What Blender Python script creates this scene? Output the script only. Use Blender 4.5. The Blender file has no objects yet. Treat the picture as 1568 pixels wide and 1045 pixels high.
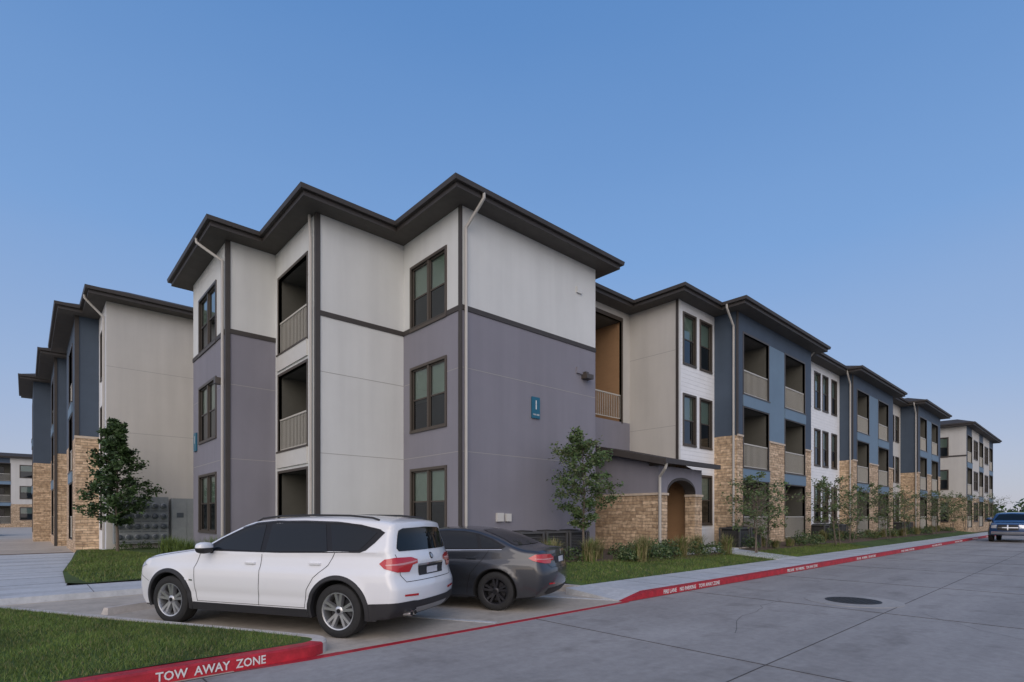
import bpy, bmesh, math, random
from mathutils import Vector, Matrix
from mathutils.geometry import delaunay_2d_cdt
from mathutils.bvhtree import BVHTree
R=random.Random(11)
scene=bpy.context.scene
COL=scene.collection
# ---------------------------------------------------------------- materials
MATS={}
def mat(name,col,rough=0.8,metal=0.0,var=0.12,vscale=3.0,bump=0.0,bscale=60.0,coat=0.0,spec=0.5,streak=0.0):
    m=bpy.data.materials.new(name); m.use_nodes=True
    nt=m.node_tree; b=nt.nodes['Principled BSDF']
    b.inputs['Roughness'].default_value=rough; b.inputs['Metallic'].default_value=metal
    b.inputs['Specular IOR Level'].default_value=spec
    if coat: 
        b.inputs['Coat Weight'].default_value=coat; b.inputs['Coat Roughness'].default_value=0.03
    tc=nt.nodes.new('ShaderNodeTexCoord')
    if var>0:
        n=nt.nodes.new('ShaderNodeTexNoise'); n.inputs['Scale'].default_value=vscale; n.inputs['Detail'].default_value=6; n.inputs['Roughness'].default_value=0.65
        nt.links.new(tc.outputs['Object'],n.inputs['Vector'])
        r=nt.nodes.new('ShaderNodeValToRGB')
        r.color_ramp.elements[0].position=0.3; r.color_ramp.elements[1].position=0.7
        r.color_ramp.elements[0].color=[c*(1-var) for c in col]+[1]
        r.color_ramp.elements[1].color=[min(1,c*(1+var)) for c in col]+[1]
        nt.links.new(n.outputs['Fac'],r.inputs['Fac']); out=r.outputs['Color']
        if streak>0: # vertical weather streaks
            mp=nt.nodes.new('ShaderNodeMapping'); mp.inputs['Scale'].default_value=(1.6,1.6,.12); nt.links.new(tc.outputs['Object'],mp.inputs[0])
            n3=nt.nodes.new('ShaderNodeTexNoise'); n3.inputs['Scale'].default_value=1.5; n3.inputs['Detail'].default_value=7; nt.links.new(mp.outputs[0],n3.inputs['Vector'])
            r3=nt.nodes.new('ShaderNodeValToRGB'); r3.color_ramp.elements[0].position=0.3; r3.color_ramp.elements[1].position=0.62
            r3.color_ramp.elements[0].color=(1-streak,1-streak,1-streak,1); r3.color_ramp.elements[1].color=(1,1,1,1); nt.links.new(n3.outputs['Fac'],r3.inputs['Fac'])
            mx=nt.nodes.new('ShaderNodeMixRGB'); mx.blend_type='MULTIPLY'; mx.inputs[0].default_value=1; nt.links.new(out,mx.inputs[1]); nt.links.new(r3.outputs[0],mx.inputs[2]); out=mx.outputs[0]
        nt.links.new(out,b.inputs['Base Color'])
    else: b.inputs['Base Color'].default_value=(*col,1)
    if bump>0:
        n2=nt.nodes.new('ShaderNodeTexNoise'); n2.inputs['Scale'].default_value=bscale; n2.inputs['Detail'].default_value=4
        nt.links.new(tc.outputs['Object'],n2.inputs['Vector'])
        bp=nt.nodes.new('ShaderNodeBump'); bp.inputs['Strength'].default_value=bump; bp.inputs['Distance'].default_value=0.02
        nt.links.new(n2.outputs['Fac'],bp.inputs['Height']); nt.links.new(bp.outputs['Normal'],b.inputs['Normal'])
    MATS[name]=m; return m
def siding(name,col,pitch=0.17,rough=0.7):
    m=mat(name,col,rough,var=0.05,vscale=2)
    nt=m.node_tree; b=nt.nodes['Principled BSDF']
    tc=[n for n in nt.nodes if n.type=='TEX_COORD'][0]
    sp=nt.nodes.new('ShaderNodeSeparateXYZ'); nt.links.new(tc.outputs['Object'],sp.inputs[0])
    d=nt.nodes.new('ShaderNodeMath'); d.operation='DIVIDE'; d.inputs[1].default_value=pitch; nt.links.new(sp.outputs['Z'],d.inputs[0])
    f=nt.nodes.new('ShaderNodeMath'); f.operation='FRACT'; nt.links.new(d.outputs[0],f.inputs[0])
    i=nt.nodes.new('ShaderNodeMath'); i.operation='SUBTRACT'; i.inputs[0].default_value=1; nt.links.new(f.outputs[0],i.inputs[1])
    bp=nt.nodes.new('ShaderNodeBump'); bp.inputs['Strength'].default_value=1; bp.inputs['Distance'].default_value=0.03
    nt.links.new(i.outputs[0],bp.inputs['Height']); nt.links.new(bp.outputs['Normal'],b.inputs['Normal'])
    return m
def stone(name):
    m=bpy.data.materials.new(name); m.use_nodes=True; nt=m.node_tree; b=nt.nodes['Principled BSDF']
    b.inputs['Roughness'].default_value=0.9
    tc=nt.nodes.new('ShaderNodeTexCoord'); sp=nt.nodes.new('ShaderNodeSeparateXYZ'); nt.links.new(tc.outputs['Object'],sp.inputs[0])
    a=nt.nodes.new('ShaderNodeMath'); a.operation='ADD'; nt.links.new(sp.outputs['X'],a.inputs[0]); nt.links.new(sp.outputs['Y'],a.inputs[1])
    wn=nt.nodes.new('ShaderNodeTexNoise'); wn.inputs['Scale'].default_value=2.2; nt.links.new(tc.outputs['Object'],wn.inputs['Vector'])
    wm=nt.nodes.new('ShaderNodeMath'); wm.operation='MULTIPLY_ADD'; wm.inputs[1].default_value=0.12; nt.links.new(wn.outputs['Fac'],wm.inputs[0]); nt.links.new(sp.outputs['Z'],wm.inputs[2])
    c=nt.nodes.new('ShaderNodeCombineXYZ'); nt.links.new(a.outputs[0],c.inputs[0]); nt.links.new(wm.outputs[0],c.inputs[1])
    br=nt.nodes.new('ShaderNodeTexBrick'); nt.links.new(c.outputs[0],br.inputs['Vector'])
    br.inputs['Scale'].default_value=1; br.inputs['Brick Width'].default_value=0.42; br.inputs['Row Height'].default_value=0.115
    br.inputs['Mortar Size'].default_value=0.008; br.inputs['Mortar Smooth'].default_value=0.4; br.inputs['Bias'].default_value=0.1
    br.offset=0.37; br.squash=1.5; br.squash_frequency=3
    br.inputs['Color1'].default_value=(0.74,0.57,0.40,1); br.inputs['Color2'].default_value=(0.48,0.35,0.23,1); br.inputs['Mortar'].default_value=(0.30,0.24,0.18,1)
    n=nt.nodes.new('ShaderNodeTexNoise'); n.inputs['Scale'].default_value=7; n.inputs['Detail'].default_value=8; nt.links.new(tc.outputs['Object'],n.inputs['Vector'])
    rr=nt.nodes.new('ShaderNodeValToRGB'); rr.color_ramp.elements[0].position=0.35; rr.color_ramp.elements[1].position=0.65
    rr.color_ramp.elements[0].color=(0.68,0.65,0.62,1); rr.color_ramp.elements[1].color=(1.2,1.18,1.13,1); nt.links.new(n.outputs['Fac'],rr.inputs['Fac'])
    mx=nt.nodes.new('ShaderNodeMixRGB'); mx.blend_type='MULTIPLY'; mx.inputs[0].default_value=1
    nt.links.new(br.outputs['Color'],mx.inputs[1]); nt.links.new(rr.outputs['Color'],mx.inputs[2]); nt.links.new(mx.outputs[0],b.inputs['Base Color'])
    ad=nt.nodes.new('ShaderNodeMath'); ad.operation='SUBTRACT'; nt.links.new(n.outputs['Fac'],ad.inputs[0]); nt.links.new(br.outputs['Fac'],ad.inputs[1])
    bp=nt.nodes.new('ShaderNodeBump'); bp.inputs['Strength'].default_value=0.9; bp.inputs['Distance'].default_value=0.04
    nt.links.new(ad.outputs[0],bp.inputs['Height']); nt.links.new(bp.outputs['Normal'],b.inputs['Normal'])
    MATS[name]=m; return m
def concrete(name,c1,c2,rough=0.75,stain=.76):
    m=bpy.data.materials.new(name); m.use_nodes=True; nt=m.node_tree; b=nt.nodes['Principled BSDF']
    b.inputs['Roughness'].default_value=rough; b.inputs['Specular IOR Level'].default_value=0.4
    tc=nt.nodes.new('ShaderNodeTexCoord')
    def noise(s,d,r=0.6,sc=None):
        n=nt.nodes.new('ShaderNodeTexNoise'); n.inputs['Scale'].default_value=s; n.inputs['Detail'].default_value=d; n.inputs['Roughness'].default_value=r
        if sc:
            mp=nt.nodes.new('ShaderNodeMapping'); mp.inputs['Scale'].default_value=sc; nt.links.new(tc.outputs['Object'],mp.inputs[0]); nt.links.new(mp.outputs[0],n.inputs['Vector'])
        else: nt.links.new(tc.outputs['Object'],n.inputs['Vector'])
        return n
    def ramp(n,a,bb,p0,p1):
        r=nt.nodes.new('ShaderNodeValToRGB'); r.color_ramp.elements[0].position=p0; r.color_ramp.elements[1].position=p1
        r.color_ramp.elements[0].color=(*a,1); r.color_ramp.elements[1].color=(*bb,1); nt.links.new(n.outputs['Fac'],r.inputs['Fac']); return r.outputs[0]
    def mul(a,bb):
        m1=nt.nodes.new('ShaderNodeMixRGB'); m1.blend_type='MULTIPLY'; m1.inputs[0].default_value=1; nt.links.new(a,m1.inputs[1]); nt.links.new(bb,m1.inputs[2]); return m1.outputs[0]
    o=ramp(noise(0.35,8,0.7),c1,c2,.32,.68)
    o=mul(o,ramp(noise(9,6,0.7),(.84,.84,.84),(1.08,1.08,1.08),.3,.7))
    o=mul(o,ramp(noise(1.3,3),(stain,stain-.01,stain-.02),(1,1,1),.28,.45))
    o=mul(o,ramp(noise(1.0,6,.6,(.10,1.4,1)),(.88,.88,.88),(1.04,1.04,1.04),.35,.6))
    o=mul(o,ramp(noise(0.9,9,.8),(.62,.60,.58),(1,1,1),.20,.33))
    nt.links.new(o,b.inputs['Base Color'])
    bp=nt.nodes.new('ShaderNodeBump'); bp.inputs['Strength'].default_value=0.25; bp.inputs['Distance'].default_value=0.01
    nb=noise(90,3); nt.links.new(nb.outputs['Fac'],bp.inputs['Height']); nt.links.new(bp.outputs['Normal'],b.inputs['Normal'])
    MATS[name]=m; return m
def glassmat(name,tint,refl_base=0.06,trans=(0.55,0.6,0.58)):
    m=bpy.data.materials.new(name); m.use_nodes=True; nt=m.node_tree; nt.nodes.remove(nt.nodes['Principled BSDF'])
    out=nt.nodes['Material Output']; t=nt.nodes.new('ShaderNodeBsdfTransparent'); t.inputs[0].default_value=(*trans,1)
    g=nt.nodes.new('ShaderNodeBsdfGlossy'); g.inputs['Roughness'].default_value=0.02; g.inputs[0].default_value=(*tint,1)
    fr=nt.nodes.new('ShaderNodeFresnel'); fr.inputs[0].default_value=1.6
    a=nt.nodes.new('ShaderNodeMath'); a.operation='ADD'; a.use_clamp=True; a.inputs[1].default_value=refl_base; nt.links.new(fr.outputs[0],a.inputs[0])
    mx=nt.nodes.new('ShaderNodeMixShader'); nt.links.new(a.outputs[0],mx.inputs[0]); nt.links.new(t.outputs[0],mx.inputs[1]); nt.links.new(g.outputs[0],mx.inputs[2])
    nt.links.new(mx.outputs[0],out.inputs[0]); MATS[name]=m; return m
mat('stucco_light',(0.665,0.675,0.65),0.9,var=0.035,vscale=0.6,bump=0.3,bscale=90,streak=.07)
mat('stucco_beige',(0.58,0.56,0.515),0.9,var=0.04,vscale=0.6,bump=0.3,bscale=90,streak=.08)
mat('stucco_grey',(0.245,0.238,0.27),0.9,var=0.04,vscale=0.6,bump=0.3,bscale=90,streak=.08)
mat('dark_trim',(0.052,0.045,0.040),0.6,var=0.1)
mat('roof_shingle',(0.05,0.045,0.042),0.9,var=0.35,vscale=12,bump=0.5,bscale=30)
mat('soffit',(0.085,0.077,0.068),0.8)
mat('blue_panel',(0.062,0.088,0.125),0.75,var=0.08,vscale=1,streak=.08)
mat('light_blue_panel',(0.15,0.225,0.30),0.75,var=0.06,vscale=1)
mat('white_trim',(0.62,0.61,0.57),0.6,var=0.04)
mat('downspout_paint',(0.46,0.44,0.40),0.5,var=0.04)
mat('light_joint',(0.36,0.35,0.33),0.9,var=0)
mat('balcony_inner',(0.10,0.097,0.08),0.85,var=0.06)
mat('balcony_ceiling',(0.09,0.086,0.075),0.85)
mat('rail_metal',(0.52,0.50,0.44),0.5,var=0.03)
mat('frame_bronze',(0.075,0.062,0.05),0.45,var=0.05)
mat('dark_interior',(0.03,0.03,0.03),0.8,var=0.2)
siding('blinds',(0.50,0.57,0.50),0.05); siding('siding_white',(0.76,0.77,0.77)); siding('siding_tan',(0.42,0.25,0.13),0.15)
stone('ledgestone'); mat('stone_cap',(0.55,0.46,0.36),0.85,var=0.15,vscale=5)
glassmat('window_glass',(0.9,0.95,1.0),0.06,(0.72,0.80,0.74))
glassmat('screen_glass',(0.8,0.85,0.9),0.03,(0.10,0.11,0.11))
concrete('street_concrete',(0.30,0.28,0.26),(0.385,0.365,0.34))
concrete('patch_concrete',(0.34,0.32,0.295),(0.42,0.40,0.37))
concrete('parking_concrete',(0.44,0.385,0.31),(0.56,0.50,0.42))
concrete('walk_concrete',(0.50,0.52,0.53),(0.60,0.61,0.61),stain=.86)
concrete('kerb_concrete',(0.50,0.455,0.40),(0.62,0.57,0.51))
concrete('joint_dark',(0.08,0.075,0.07),(0.12,0.11,0.10))
mat('red_paint',(0.42,0.018,0.03),0.55,var=0.35,vscale=6,bump=0.2,bscale=60)
mat('white_paint',(0.72,0.72,0.70),0.6,var=0.1,vscale=9)
mat('worn_white_paint',(0.58,0.58,0.56),0.7,var=0.25,vscale=14)
mat('grass_ground',(0.060,0.10,0.018),0.95,var=0.5,vscale=1.6,bump=1.0,bscale=45)
mat('mulch',(0.12,0.085,0.055),0.95,var=0.5,vscale=18,bump=1.0,bscale=40)
mat('far_ground',(0.12,0.12,0.07),0.95,var=0.3,vscale=0.05)
mat('blade1',(0.095,0.155,0.025),0.7,var=0.45,vscale=1.0); mat('blade2',(0.15,0.205,0.04),0.7,var=0.45,vscale=1.0); mat('blade3',(0.25,0.22,0.10),0.8,var=0.3)
mat('leaf1',(0.05,0.095,0.025),0.6,var=0.3,vscale=4); mat('leaf2',(0.08,0.13,0.04),0.6,var=0.3,vscale=4); mat('leaf3',(0.03,0.06,0.022),0.6,var=0.3,vscale=4)
mat('leaf4',(0.13,0.16,0.065),0.6,var=0.3,vscale=4)
mat('bark',(0.16,0.13,0.10),0.9,var=0.3,vscale=30,bump=0.5,bscale=60)
mat('cast_iron',(0.05,0.048,0.045),0.6,metal=0.4,var=0.3,vscale=20)
mat('ac_grey',(0.085,0.085,0.085),0.6,var=0.1); mat('meter_grey',(0.30,0.33,0.34),0.5,var=0.08,vscale=4); mat('meter_dark',(0.10,0.12,0.14),0.3)
mat('sign_teal',(0.012,0.12,0.19),0.4,var=0.03)
mat('car_white',(0.76,0.77,0.78),0.3,var=0,coat=1.0); mat('car_grey',(0.045,0.048,0.055),0.35,metal=0.5,var=0,coat=1.0)
mat('car_blue',(0.02,0.06,0.16),0.3,metal=0.3,var=0,coat=1.0); mat('car_black',(0.012,0.012,0.014),0.4,var=0,spec=.3)
mat('cladding',(0.022,0.022,0.024),0.6,var=0.05); mat('underbody',(0.008,0.008,0.008),0.9,var=0); mat('tyre',(0.018,0.018,0.018),0.8,var=0.15,vscale=20,bump=0.2,bscale=50)
mat('car_glass',(0.006,0.008,0.009),0.03,var=0,spec=0.45); mat('alloy',(0.60,0.61,0.62),0.28,metal=0.85,var=0); mat('chrome',(0.7,0.7,0.7),0.12,metal=1,var=0)
mat('dark_alloy',(0.04,0.04,0.045),0.4,metal=0.6,var=0); mat('tail_red',(0.50,0.008,0.012),0.12,var=0,coat=1.0); mat('tail_clear',(0.6,0.25,0.25),0.15,var=0,coat=1.0)
mat('gap',(0.01,0.01,0.01),0.9,var=0); mat('head_clear',(0.5,0.52,0.55),0.1,metal=0.4,var=0,coat=1.0); mat('plate',(0.6,0.6,0.62),0.4,var=0.1,vscale=30); mat('skid',(0.32,0.33,0.34),0.4,metal=0.5,var=0)
mat('hose_red',(0.35,0.03,0.02),0.5,var=0.1)
# ---------------------------------------------------------------- mesh builder
def empty(name,loc=(0,0,0),rz=0):
    e=bpy.data.objects.new(name,None); e.empty_display_size=0.3; e.location=loc; e.rotation_euler=(0,0,rz); COL.objects.link(e); return e
class MB:
    def __init__(s): s.v=[];s.f=[];s.m=[];s.names=[]
    def mi(s,n):
        if n not in s.names: s.names.append(n)
        return s.names.index(n)
    def poly(s,pts,m):
        i=len(s.v); s.v.extend([tuple(p) for p in pts]); s.f.append(tuple(range(i,i+len(pts)))); s.m.append(s.mi(m))
    def hexa(s,p,m): # p: 8 pts bottom 4 ccw, top 4 ccw
        i=len(s.v); s.v.extend([tuple(q) for q in p]); k=s.mi(m)
        for f in ((3,2,1,0),(4,5,6,7),(0,1,5,4),(1,2,6,5),(2,3,7,6),(3,0,4,7)): s.f.append(tuple(i+a for a in f)); s.m.append(k)
    def box(s,x0,y0,z0,x1,y1,z1,m):
        s.hexa([(x0,y0,z0),(x1,y0,z0),(x1,y1,z0),(x0,y1,z0),(x0,y0,z1),(x1,y0,z1),(x1,y1,z1),(x0,y1,z1)],m)
    def tube(s,pts,rads,m,n=7):
        pts=[Vector(p) for p in pts]
        if not hasattr(rads,'__len__'): rads=[rads]*len(pts)
        k=s.mi(m); base=len(s.v)
        for i,p in enumerate(pts):
            d=(pts[min(i+1,len(pts)-1)]-pts[max(i-1,0)]).normalized()
            a=d.cross(Vector((0.3,0.9,0.1)) if abs(d.y)<0.8 else Vector((1,0,0.1))).normalized(); b=d.cross(a)
            for j in range(n):
                t=2*math.pi*j/n; s.v.append(tuple(p+(a*math.cos(t)+b*math.sin(t))*rads[i]))
        for i in range(len(pts)-1):
            for j in range(n):
                a0=base+i*n+j; a1=base+i*n+(j+1)%n; s.f.append((a0,a1,a1+n,a0+n)); s.m.append(k)
        s.f.append(tuple(base+j for j in range(n))[::-1]); s.m.append(k)
        e=base+(len(pts)-1)*n; s.f.append(tuple(e+j for j in range(n))); s.m.append(k)
    def lathe(s,prof,c,m,n=36,axis='y',sgn=1):
        k=s.mi(m); base=len(s.v)
        for (r,h) in prof:
            for j in range(n):
                t=2*math.pi*j/n
                if axis=='y': s.v.append((c[0]+r*math.cos(t),c[1]+h*sgn,c[2]+r*math.sin(t)))
                else: s.v.append((c[0]+r*math.cos(t),c[1]+r*math.sin(t),c[2]+h))
        for i in range(len(prof)-1):
            for j in range(n):
                a0=base+i*n+j; a1=base+i*n+(j+1)%n; s.f.append((a0,a1,a1+n,a0+n)); s.m.append(k)
    def obj(s,name,parent=None,smooth=None,fixn=False):
        me=bpy.data.meshes.new(name); me.from_pydata(s.v,[],s.f)
        for n in s.names: me.materials.append(MATS[n])
        me.polygons.foreach_set('material_index',s.m)
        if smooth is not None:
            me.polygons.foreach_set('use_smooth',[True]*len(s.f))
        me.update()
        if fixn:
            bm=bmesh.new(); bm.from_mesh(me); bmesh.ops.remove_doubles(bm,verts=bm.verts,dist=0.0005); bmesh.ops.recalc_face_normals(bm,faces=bm.faces); bm.to_mesh(me); bm.free()
        if smooth is not None: me.set_sharp_from_angle(angle=math.radians(smooth))
        o=bpy.data.objects.new(name,me); COL.objects.link(o)
        if parent: o.parent=parent
        return o
def text(name,body,loc,rot,size,m,parent=None,align='CENTER',sx=1.0):
    c=bpy.data.curves.new(name,'FONT'); c.body=body; c.size=size; c.align_x=align; c.align_y='CENTER'; c.extrude=0.001; c.resolution_u=2; c.offset=0.002
    c.materials.append(MATS[m]); o=bpy.data.objects.new(name,c); o.location=loc; o.rotation_euler=rot; o.scale=(sx,1,1); COL.objects.link(o)
    if parent: o.parent=parent
    return o
# ---------------------------------------------------------------- building kit
FF=[0.5,3.63,6.76]; SOF=10.17
class Kit:
    def __init__(s): s.wall=MB(); s.win=MB(); s.bal=MB(); s.trim=MB()
    def finish(s,parent):
        s.wall.obj('walls',parent); s.win.obj('windows',parent); s.bal.obj('balconies',parent); s.trim.obj('trim',parent)
class Fr:
    def __init__(s,p0,p1):
        s.p=Vector((*p0,0)); d=Vector((p1[0]-p0[0],p1[1]-p0[1],0)); s.L=d.length; s.d=d.normalized(); s.n=Vector((s.d.y,-s.d.x,0))
    def P(s,u,z,w=0): return s.p+s.d*u+s.n*w+Vector((0,0,z))
    def box(s,mb,u0,u1,z0,z1,w0,w1,m):
        mb.hexa([s.P(u0,z0,w1),s.P(u1,z0,w1),s.P(u1,z0,w0),s.P(u0,z0,w0),s.P(u0,z1,w1),s.P(u1,z1,w1),s.P(u1,z1,w0),s.P(u0,z1,w0)],m)
def do_wall(k,fr,matf,holes,z0,z1,zs=()):
    us=sorted(set([0,fr.L]+[round(h[0],4) for h in holes]+[round(h[1],4) for h in holes]))
    zz=sorted(set([z0,z1]+[round(h[2],4) for h in holes]+[round(h[3],4) for h in holes]+[z for z in zs if z0<z<z1]))
    for i in range(len(us)-1):
        for j in range(len(zz)-1):
            uc=(us[i]+us[i+1])/2; zc=(zz[j]+zz[j+1])/2
            if any(h[0]<uc<h[1] and h[2]<zc<h[3] for h in holes): continue
            k.wall.poly([fr.P(us[i],zz[j]),fr.P(us[i+1],zz[j]),fr.P(us[i+1],zz[j+1]),fr.P(us[i],zz[j+1])],matf(uc,zc))
def window(k,fr,u0,u1,z0,z1,units=2,frame='frame_bronze',trim=0.08):
    W=k.win
    fr.box(W,u0-trim,u1+trim,z1,z1+trim,-0.02,0.035,frame); fr.box(W,u0-trim,u1+trim,z0-trim,z0,-0.02,0.045,frame)
    fr.box(W,u0-trim,u0,z0,z1,-0.02,0.035,frame); fr.box(W,u1,u1+trim,z0,z1,-0.02,0.035,frame)
    for a,b in ((u0,u0),(u1,u1)): W.poly([fr.P(a,z0,0),fr.P(a,z0,-.14),fr.P(a,z1,-.14),fr.P(a,z1,0)],frame)
    for z in (z0,z1): W.poly([fr.P(u0,z,0),fr.P(u1,z,0),fr.P(u1,z,-.14),fr.P(u0,z,-.14)],frame)
    mw=0.09; wu=((u1-u0)-mw*(units-1))/units; zm=(z0+z1)/2
    for i in range(units):
        a=u0+i*(wu+mw); b=a+wu
        if i<units-1: fr.box(W,b,b+mw,z0,z1,-0.10,0.01,frame)
        s=0.04
        for (c0,c1,e0,e1) in ((a,a+s,z0,z1),(b-s,b,z0,z1),(a+s,b-s,z0,z0+s),(a+s,b-s,z1-s,z1),(a+s,b-s,zm-s/2,zm+s/2)):
            fr.box(W,c0,c1,e0,e1,-0.075,-0.03,frame)
        W.poly([fr.P(a+s,zm,-.055),fr.P(b-s,zm,-.055),fr.P(b-s,z1-s,-.055),fr.P(a+s,z1-s,-.055)],'window_glass')
        W.poly([fr.P(a+s,z0+s,-.05),fr.P(b-s,z0+s,-.05),fr.P(b-s,zm,-.05),fr.P(a+s,zm,-.05)],'screen_glass')
        zb=z0 if R.random()<.75 else zm-.1
        W.poly([fr.P(a,zb,-.11),fr.P(b,zb,-.11),fr.P(b,z1,-.11),fr.P(a,z1,-.11)],'blinds')
    W.poly([fr.P(u0,z0,-.14),fr.P(u1,z0,-.14),fr.P(u1,z1,-.14),fr.P(u0,z1,-.14)],'dark_interior')
def railing(mb,fr,u0,u1,zf,w=-.06,sp=0.115):
    fr.box(mb,u0,u1,zf+1.03,zf+1.08,w-.025,w+.025,'rail_metal'); fr.box(mb,u0,u1,zf+0.08,zf+0.11,w-.015,w+.015,'rail_metal')
    n=max(1,int((u1-u0)/sp))
    for i in range(n+1):
        u=u0+.01+(u1-u0-.02)*i/n; fr.box(mb,u-.009,u+.009,zf+.11,zf+1.03,w-.009,w+.009,'rail_metal')
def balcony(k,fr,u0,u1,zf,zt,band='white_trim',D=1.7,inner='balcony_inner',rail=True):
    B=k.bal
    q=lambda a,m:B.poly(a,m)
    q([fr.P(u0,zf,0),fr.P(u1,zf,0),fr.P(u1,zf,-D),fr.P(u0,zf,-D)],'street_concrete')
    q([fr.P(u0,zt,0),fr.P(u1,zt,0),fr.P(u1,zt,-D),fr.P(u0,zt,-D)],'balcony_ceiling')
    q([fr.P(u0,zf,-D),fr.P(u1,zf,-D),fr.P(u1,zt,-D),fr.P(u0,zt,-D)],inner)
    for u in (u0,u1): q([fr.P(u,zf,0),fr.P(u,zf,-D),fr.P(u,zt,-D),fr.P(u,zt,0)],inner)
    uc=(u0+u1)/2; 
    fr.box(B,uc-.95,uc+.0,zf+.02,zf+2.15,-D,-D+.04,'frame_bronze'); fr.box(B,uc-.86,uc-.09,zf+.12,zf+2.05,-D+.04,-D+.05,'car_glass')
    fr.box(B,uc+.15,min(uc+1.0,u1-.1),zf+.9,zf+2.15,-D,-D+.04,'frame_bronze'); fr.box(B,uc+.22,min(uc+.93,u1-.17),zf+.97,zf+2.08,-D+.04,-D+.05,'car_glass')
    fr.box(B,u0-.07,u0,zf,zt,-.1,.02,'frame_bronze'); fr.box(B,u1,u1+.07,zf,zt,-.1,.02,'frame_bronze'); fr.box(B,u0-.07,u1+.07,zt,zt+.08,-.1,.02,'frame_bronze')
    if zf>1 and band: fr.box(B,u0-.07,u1+.07,zf-.50,zf-.02,-.05,.05,band); fr.box(B,u0-.07,u1+.07,zf-.02,zf+.03,-.05,.07,'frame_bronze')
    if rail: railing(B,fr,u0,u1,zf)
def face(k,p0,p1,matf,elems=(),z0=0.0,z1=10.19,zs=(),belt=None,joints=(),jm='light_joint',corner0=None,corner1=None):
    fr=Fr(p0,p1); holes=[(e[1],e[2],e[3],e[4]) for e in elems]
    do_wall(k,fr,matf,holes,z0,z1,zs)
    for e in elems:
        if e[0]=='win': window(k,fr,e[1],e[2],e[3],e[4],e[5],*(e[6:7]))
        elif e[0]=='bal': balcony(k,fr,e[1],e[2],e[3],e[4],e[5])
    if belt: fr.box(k.trim,0.0,fr.L,belt-.07,belt+.07,-.02,.028,'dark_trim')
    for z in joints: 
        cuts=[0]+sum([[h[0]-.08,h[1]+.08] for h in sorted(holes) if h[2]-.1<z<h[3]+.1],[])+[fr.L]
        for i in range(0,len(cuts),2):
            if cuts[i+1]>cuts[i]: fr.box(k.trim,cuts[i],cuts[i+1],z-.008,z+.008,-.01,.003,jm)
    if corner0: fr.box(k.trim,-.03,.095,0,SOF,-.02,.034,corner0)
    if corner1: fr.box(k.trim,fr.L-.095,fr.L+.03,0,SOF,-.02,.034,corner1)
    return fr
def offset(poly,d): # ccw rectilinear, outward d
    n=len(poly); out=[]
    for i in range(n):
        a=Vector(poly[i-1]);b=Vector(poly[i]);c=Vector(poly[(i+1)%n])
        d1=(b-a).normalized(); d2=(c-b).normalized(); n1=Vector((d1.y,-d1.x)); n2=Vector((d2.y,-d2.x))
        out.append(tuple(b+(n1+n2)*d if abs(d1.dot(d2))<.5 else b+n1*d))
    return out
def roof(poly,parent,name='roof',oh=.6,z=SOF,rise=.55,inset=1.5):
    mb=MB()
    rings=[(offset(poly,oh-.12),z),(offset(poly,oh),z),(offset(poly,oh),z+.13),(offset(poly,oh+.10),z+.13),(offset(poly,oh+.12),z+.25),(offset(poly,oh+.02),z+.26),(offset(poly,oh+.12-inset),z+.26+rise)]
    mb.poly([(x,y,z) for x,y in rings[0][0]][::-1],'soffit')
    for i in range(len(rings)-1):
        A,za=rings[i];B,zb=rings[i+1]; n=len(A)
        for j in range(n):
            k=(j+1)%n; mb.poly([(*A[j],za),(*A[k],za),(*B[k],zb),(*B[j],zb)],'soffit' if i==0 else ('roof_shingle' if i>=5 else 'dark_trim'))
    mb.poly([(x,y,rings[-1][1]) for x,y in rings[-1][0]],'roof_shingle')
    return mb.obj(name,parent)
def downspout(mb,wx,wy,nx,ny,zt=10.32,oh=.66,zb=.3,m='downspout_paint',side=(0,0)):
    a=Vector((wx+nx*oh+side[0],wy+ny*oh+side[1],zt)); b=Vector((wx+nx*.07,wy+ny*.07,0))
    pts=[a,a+Vector((0,0,-.14)),Vector((a.x*.75+b.x*.25,a.y*.75+b.y*.25,zt-.30)),Vector((b.x,b.y,zt-.75)),Vector((b.x,b.y,zt-.95)),Vector((b.x,b.y,zb))]
    mb.tube(pts,.045,m,8)
# ---------------------------------------------------------------- main building
bld=empty('apartment_building'); K=Kit()
BELT=7.37
greyf=lambda u,z:'stucco_light' if z>BELT else 'stucco_grey'
lightf=lambda u,z:'stucco_light'
beigef=lambda u,z:'stucco_beige'
J=(3.40,5.72)
def wins(us,zoff0=.61,zoff1=2.48,units=2,fl=(0,1,2),add=0,fm='frame_bronze'):
    return [('win',a,b,FF[f]+zoff0+add,FF[f]+zoff1+add,units,fm) for a,b in us for f in fl]
F1=face(K,(8.9,11.9),(14.7,11.9),greyf,zs=(BELT,),belt=BELT,joints=J,jm='light_joint')
face(K,(14.7,11.9),(14.7,13.6),greyf,zs=(BELT,))
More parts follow.
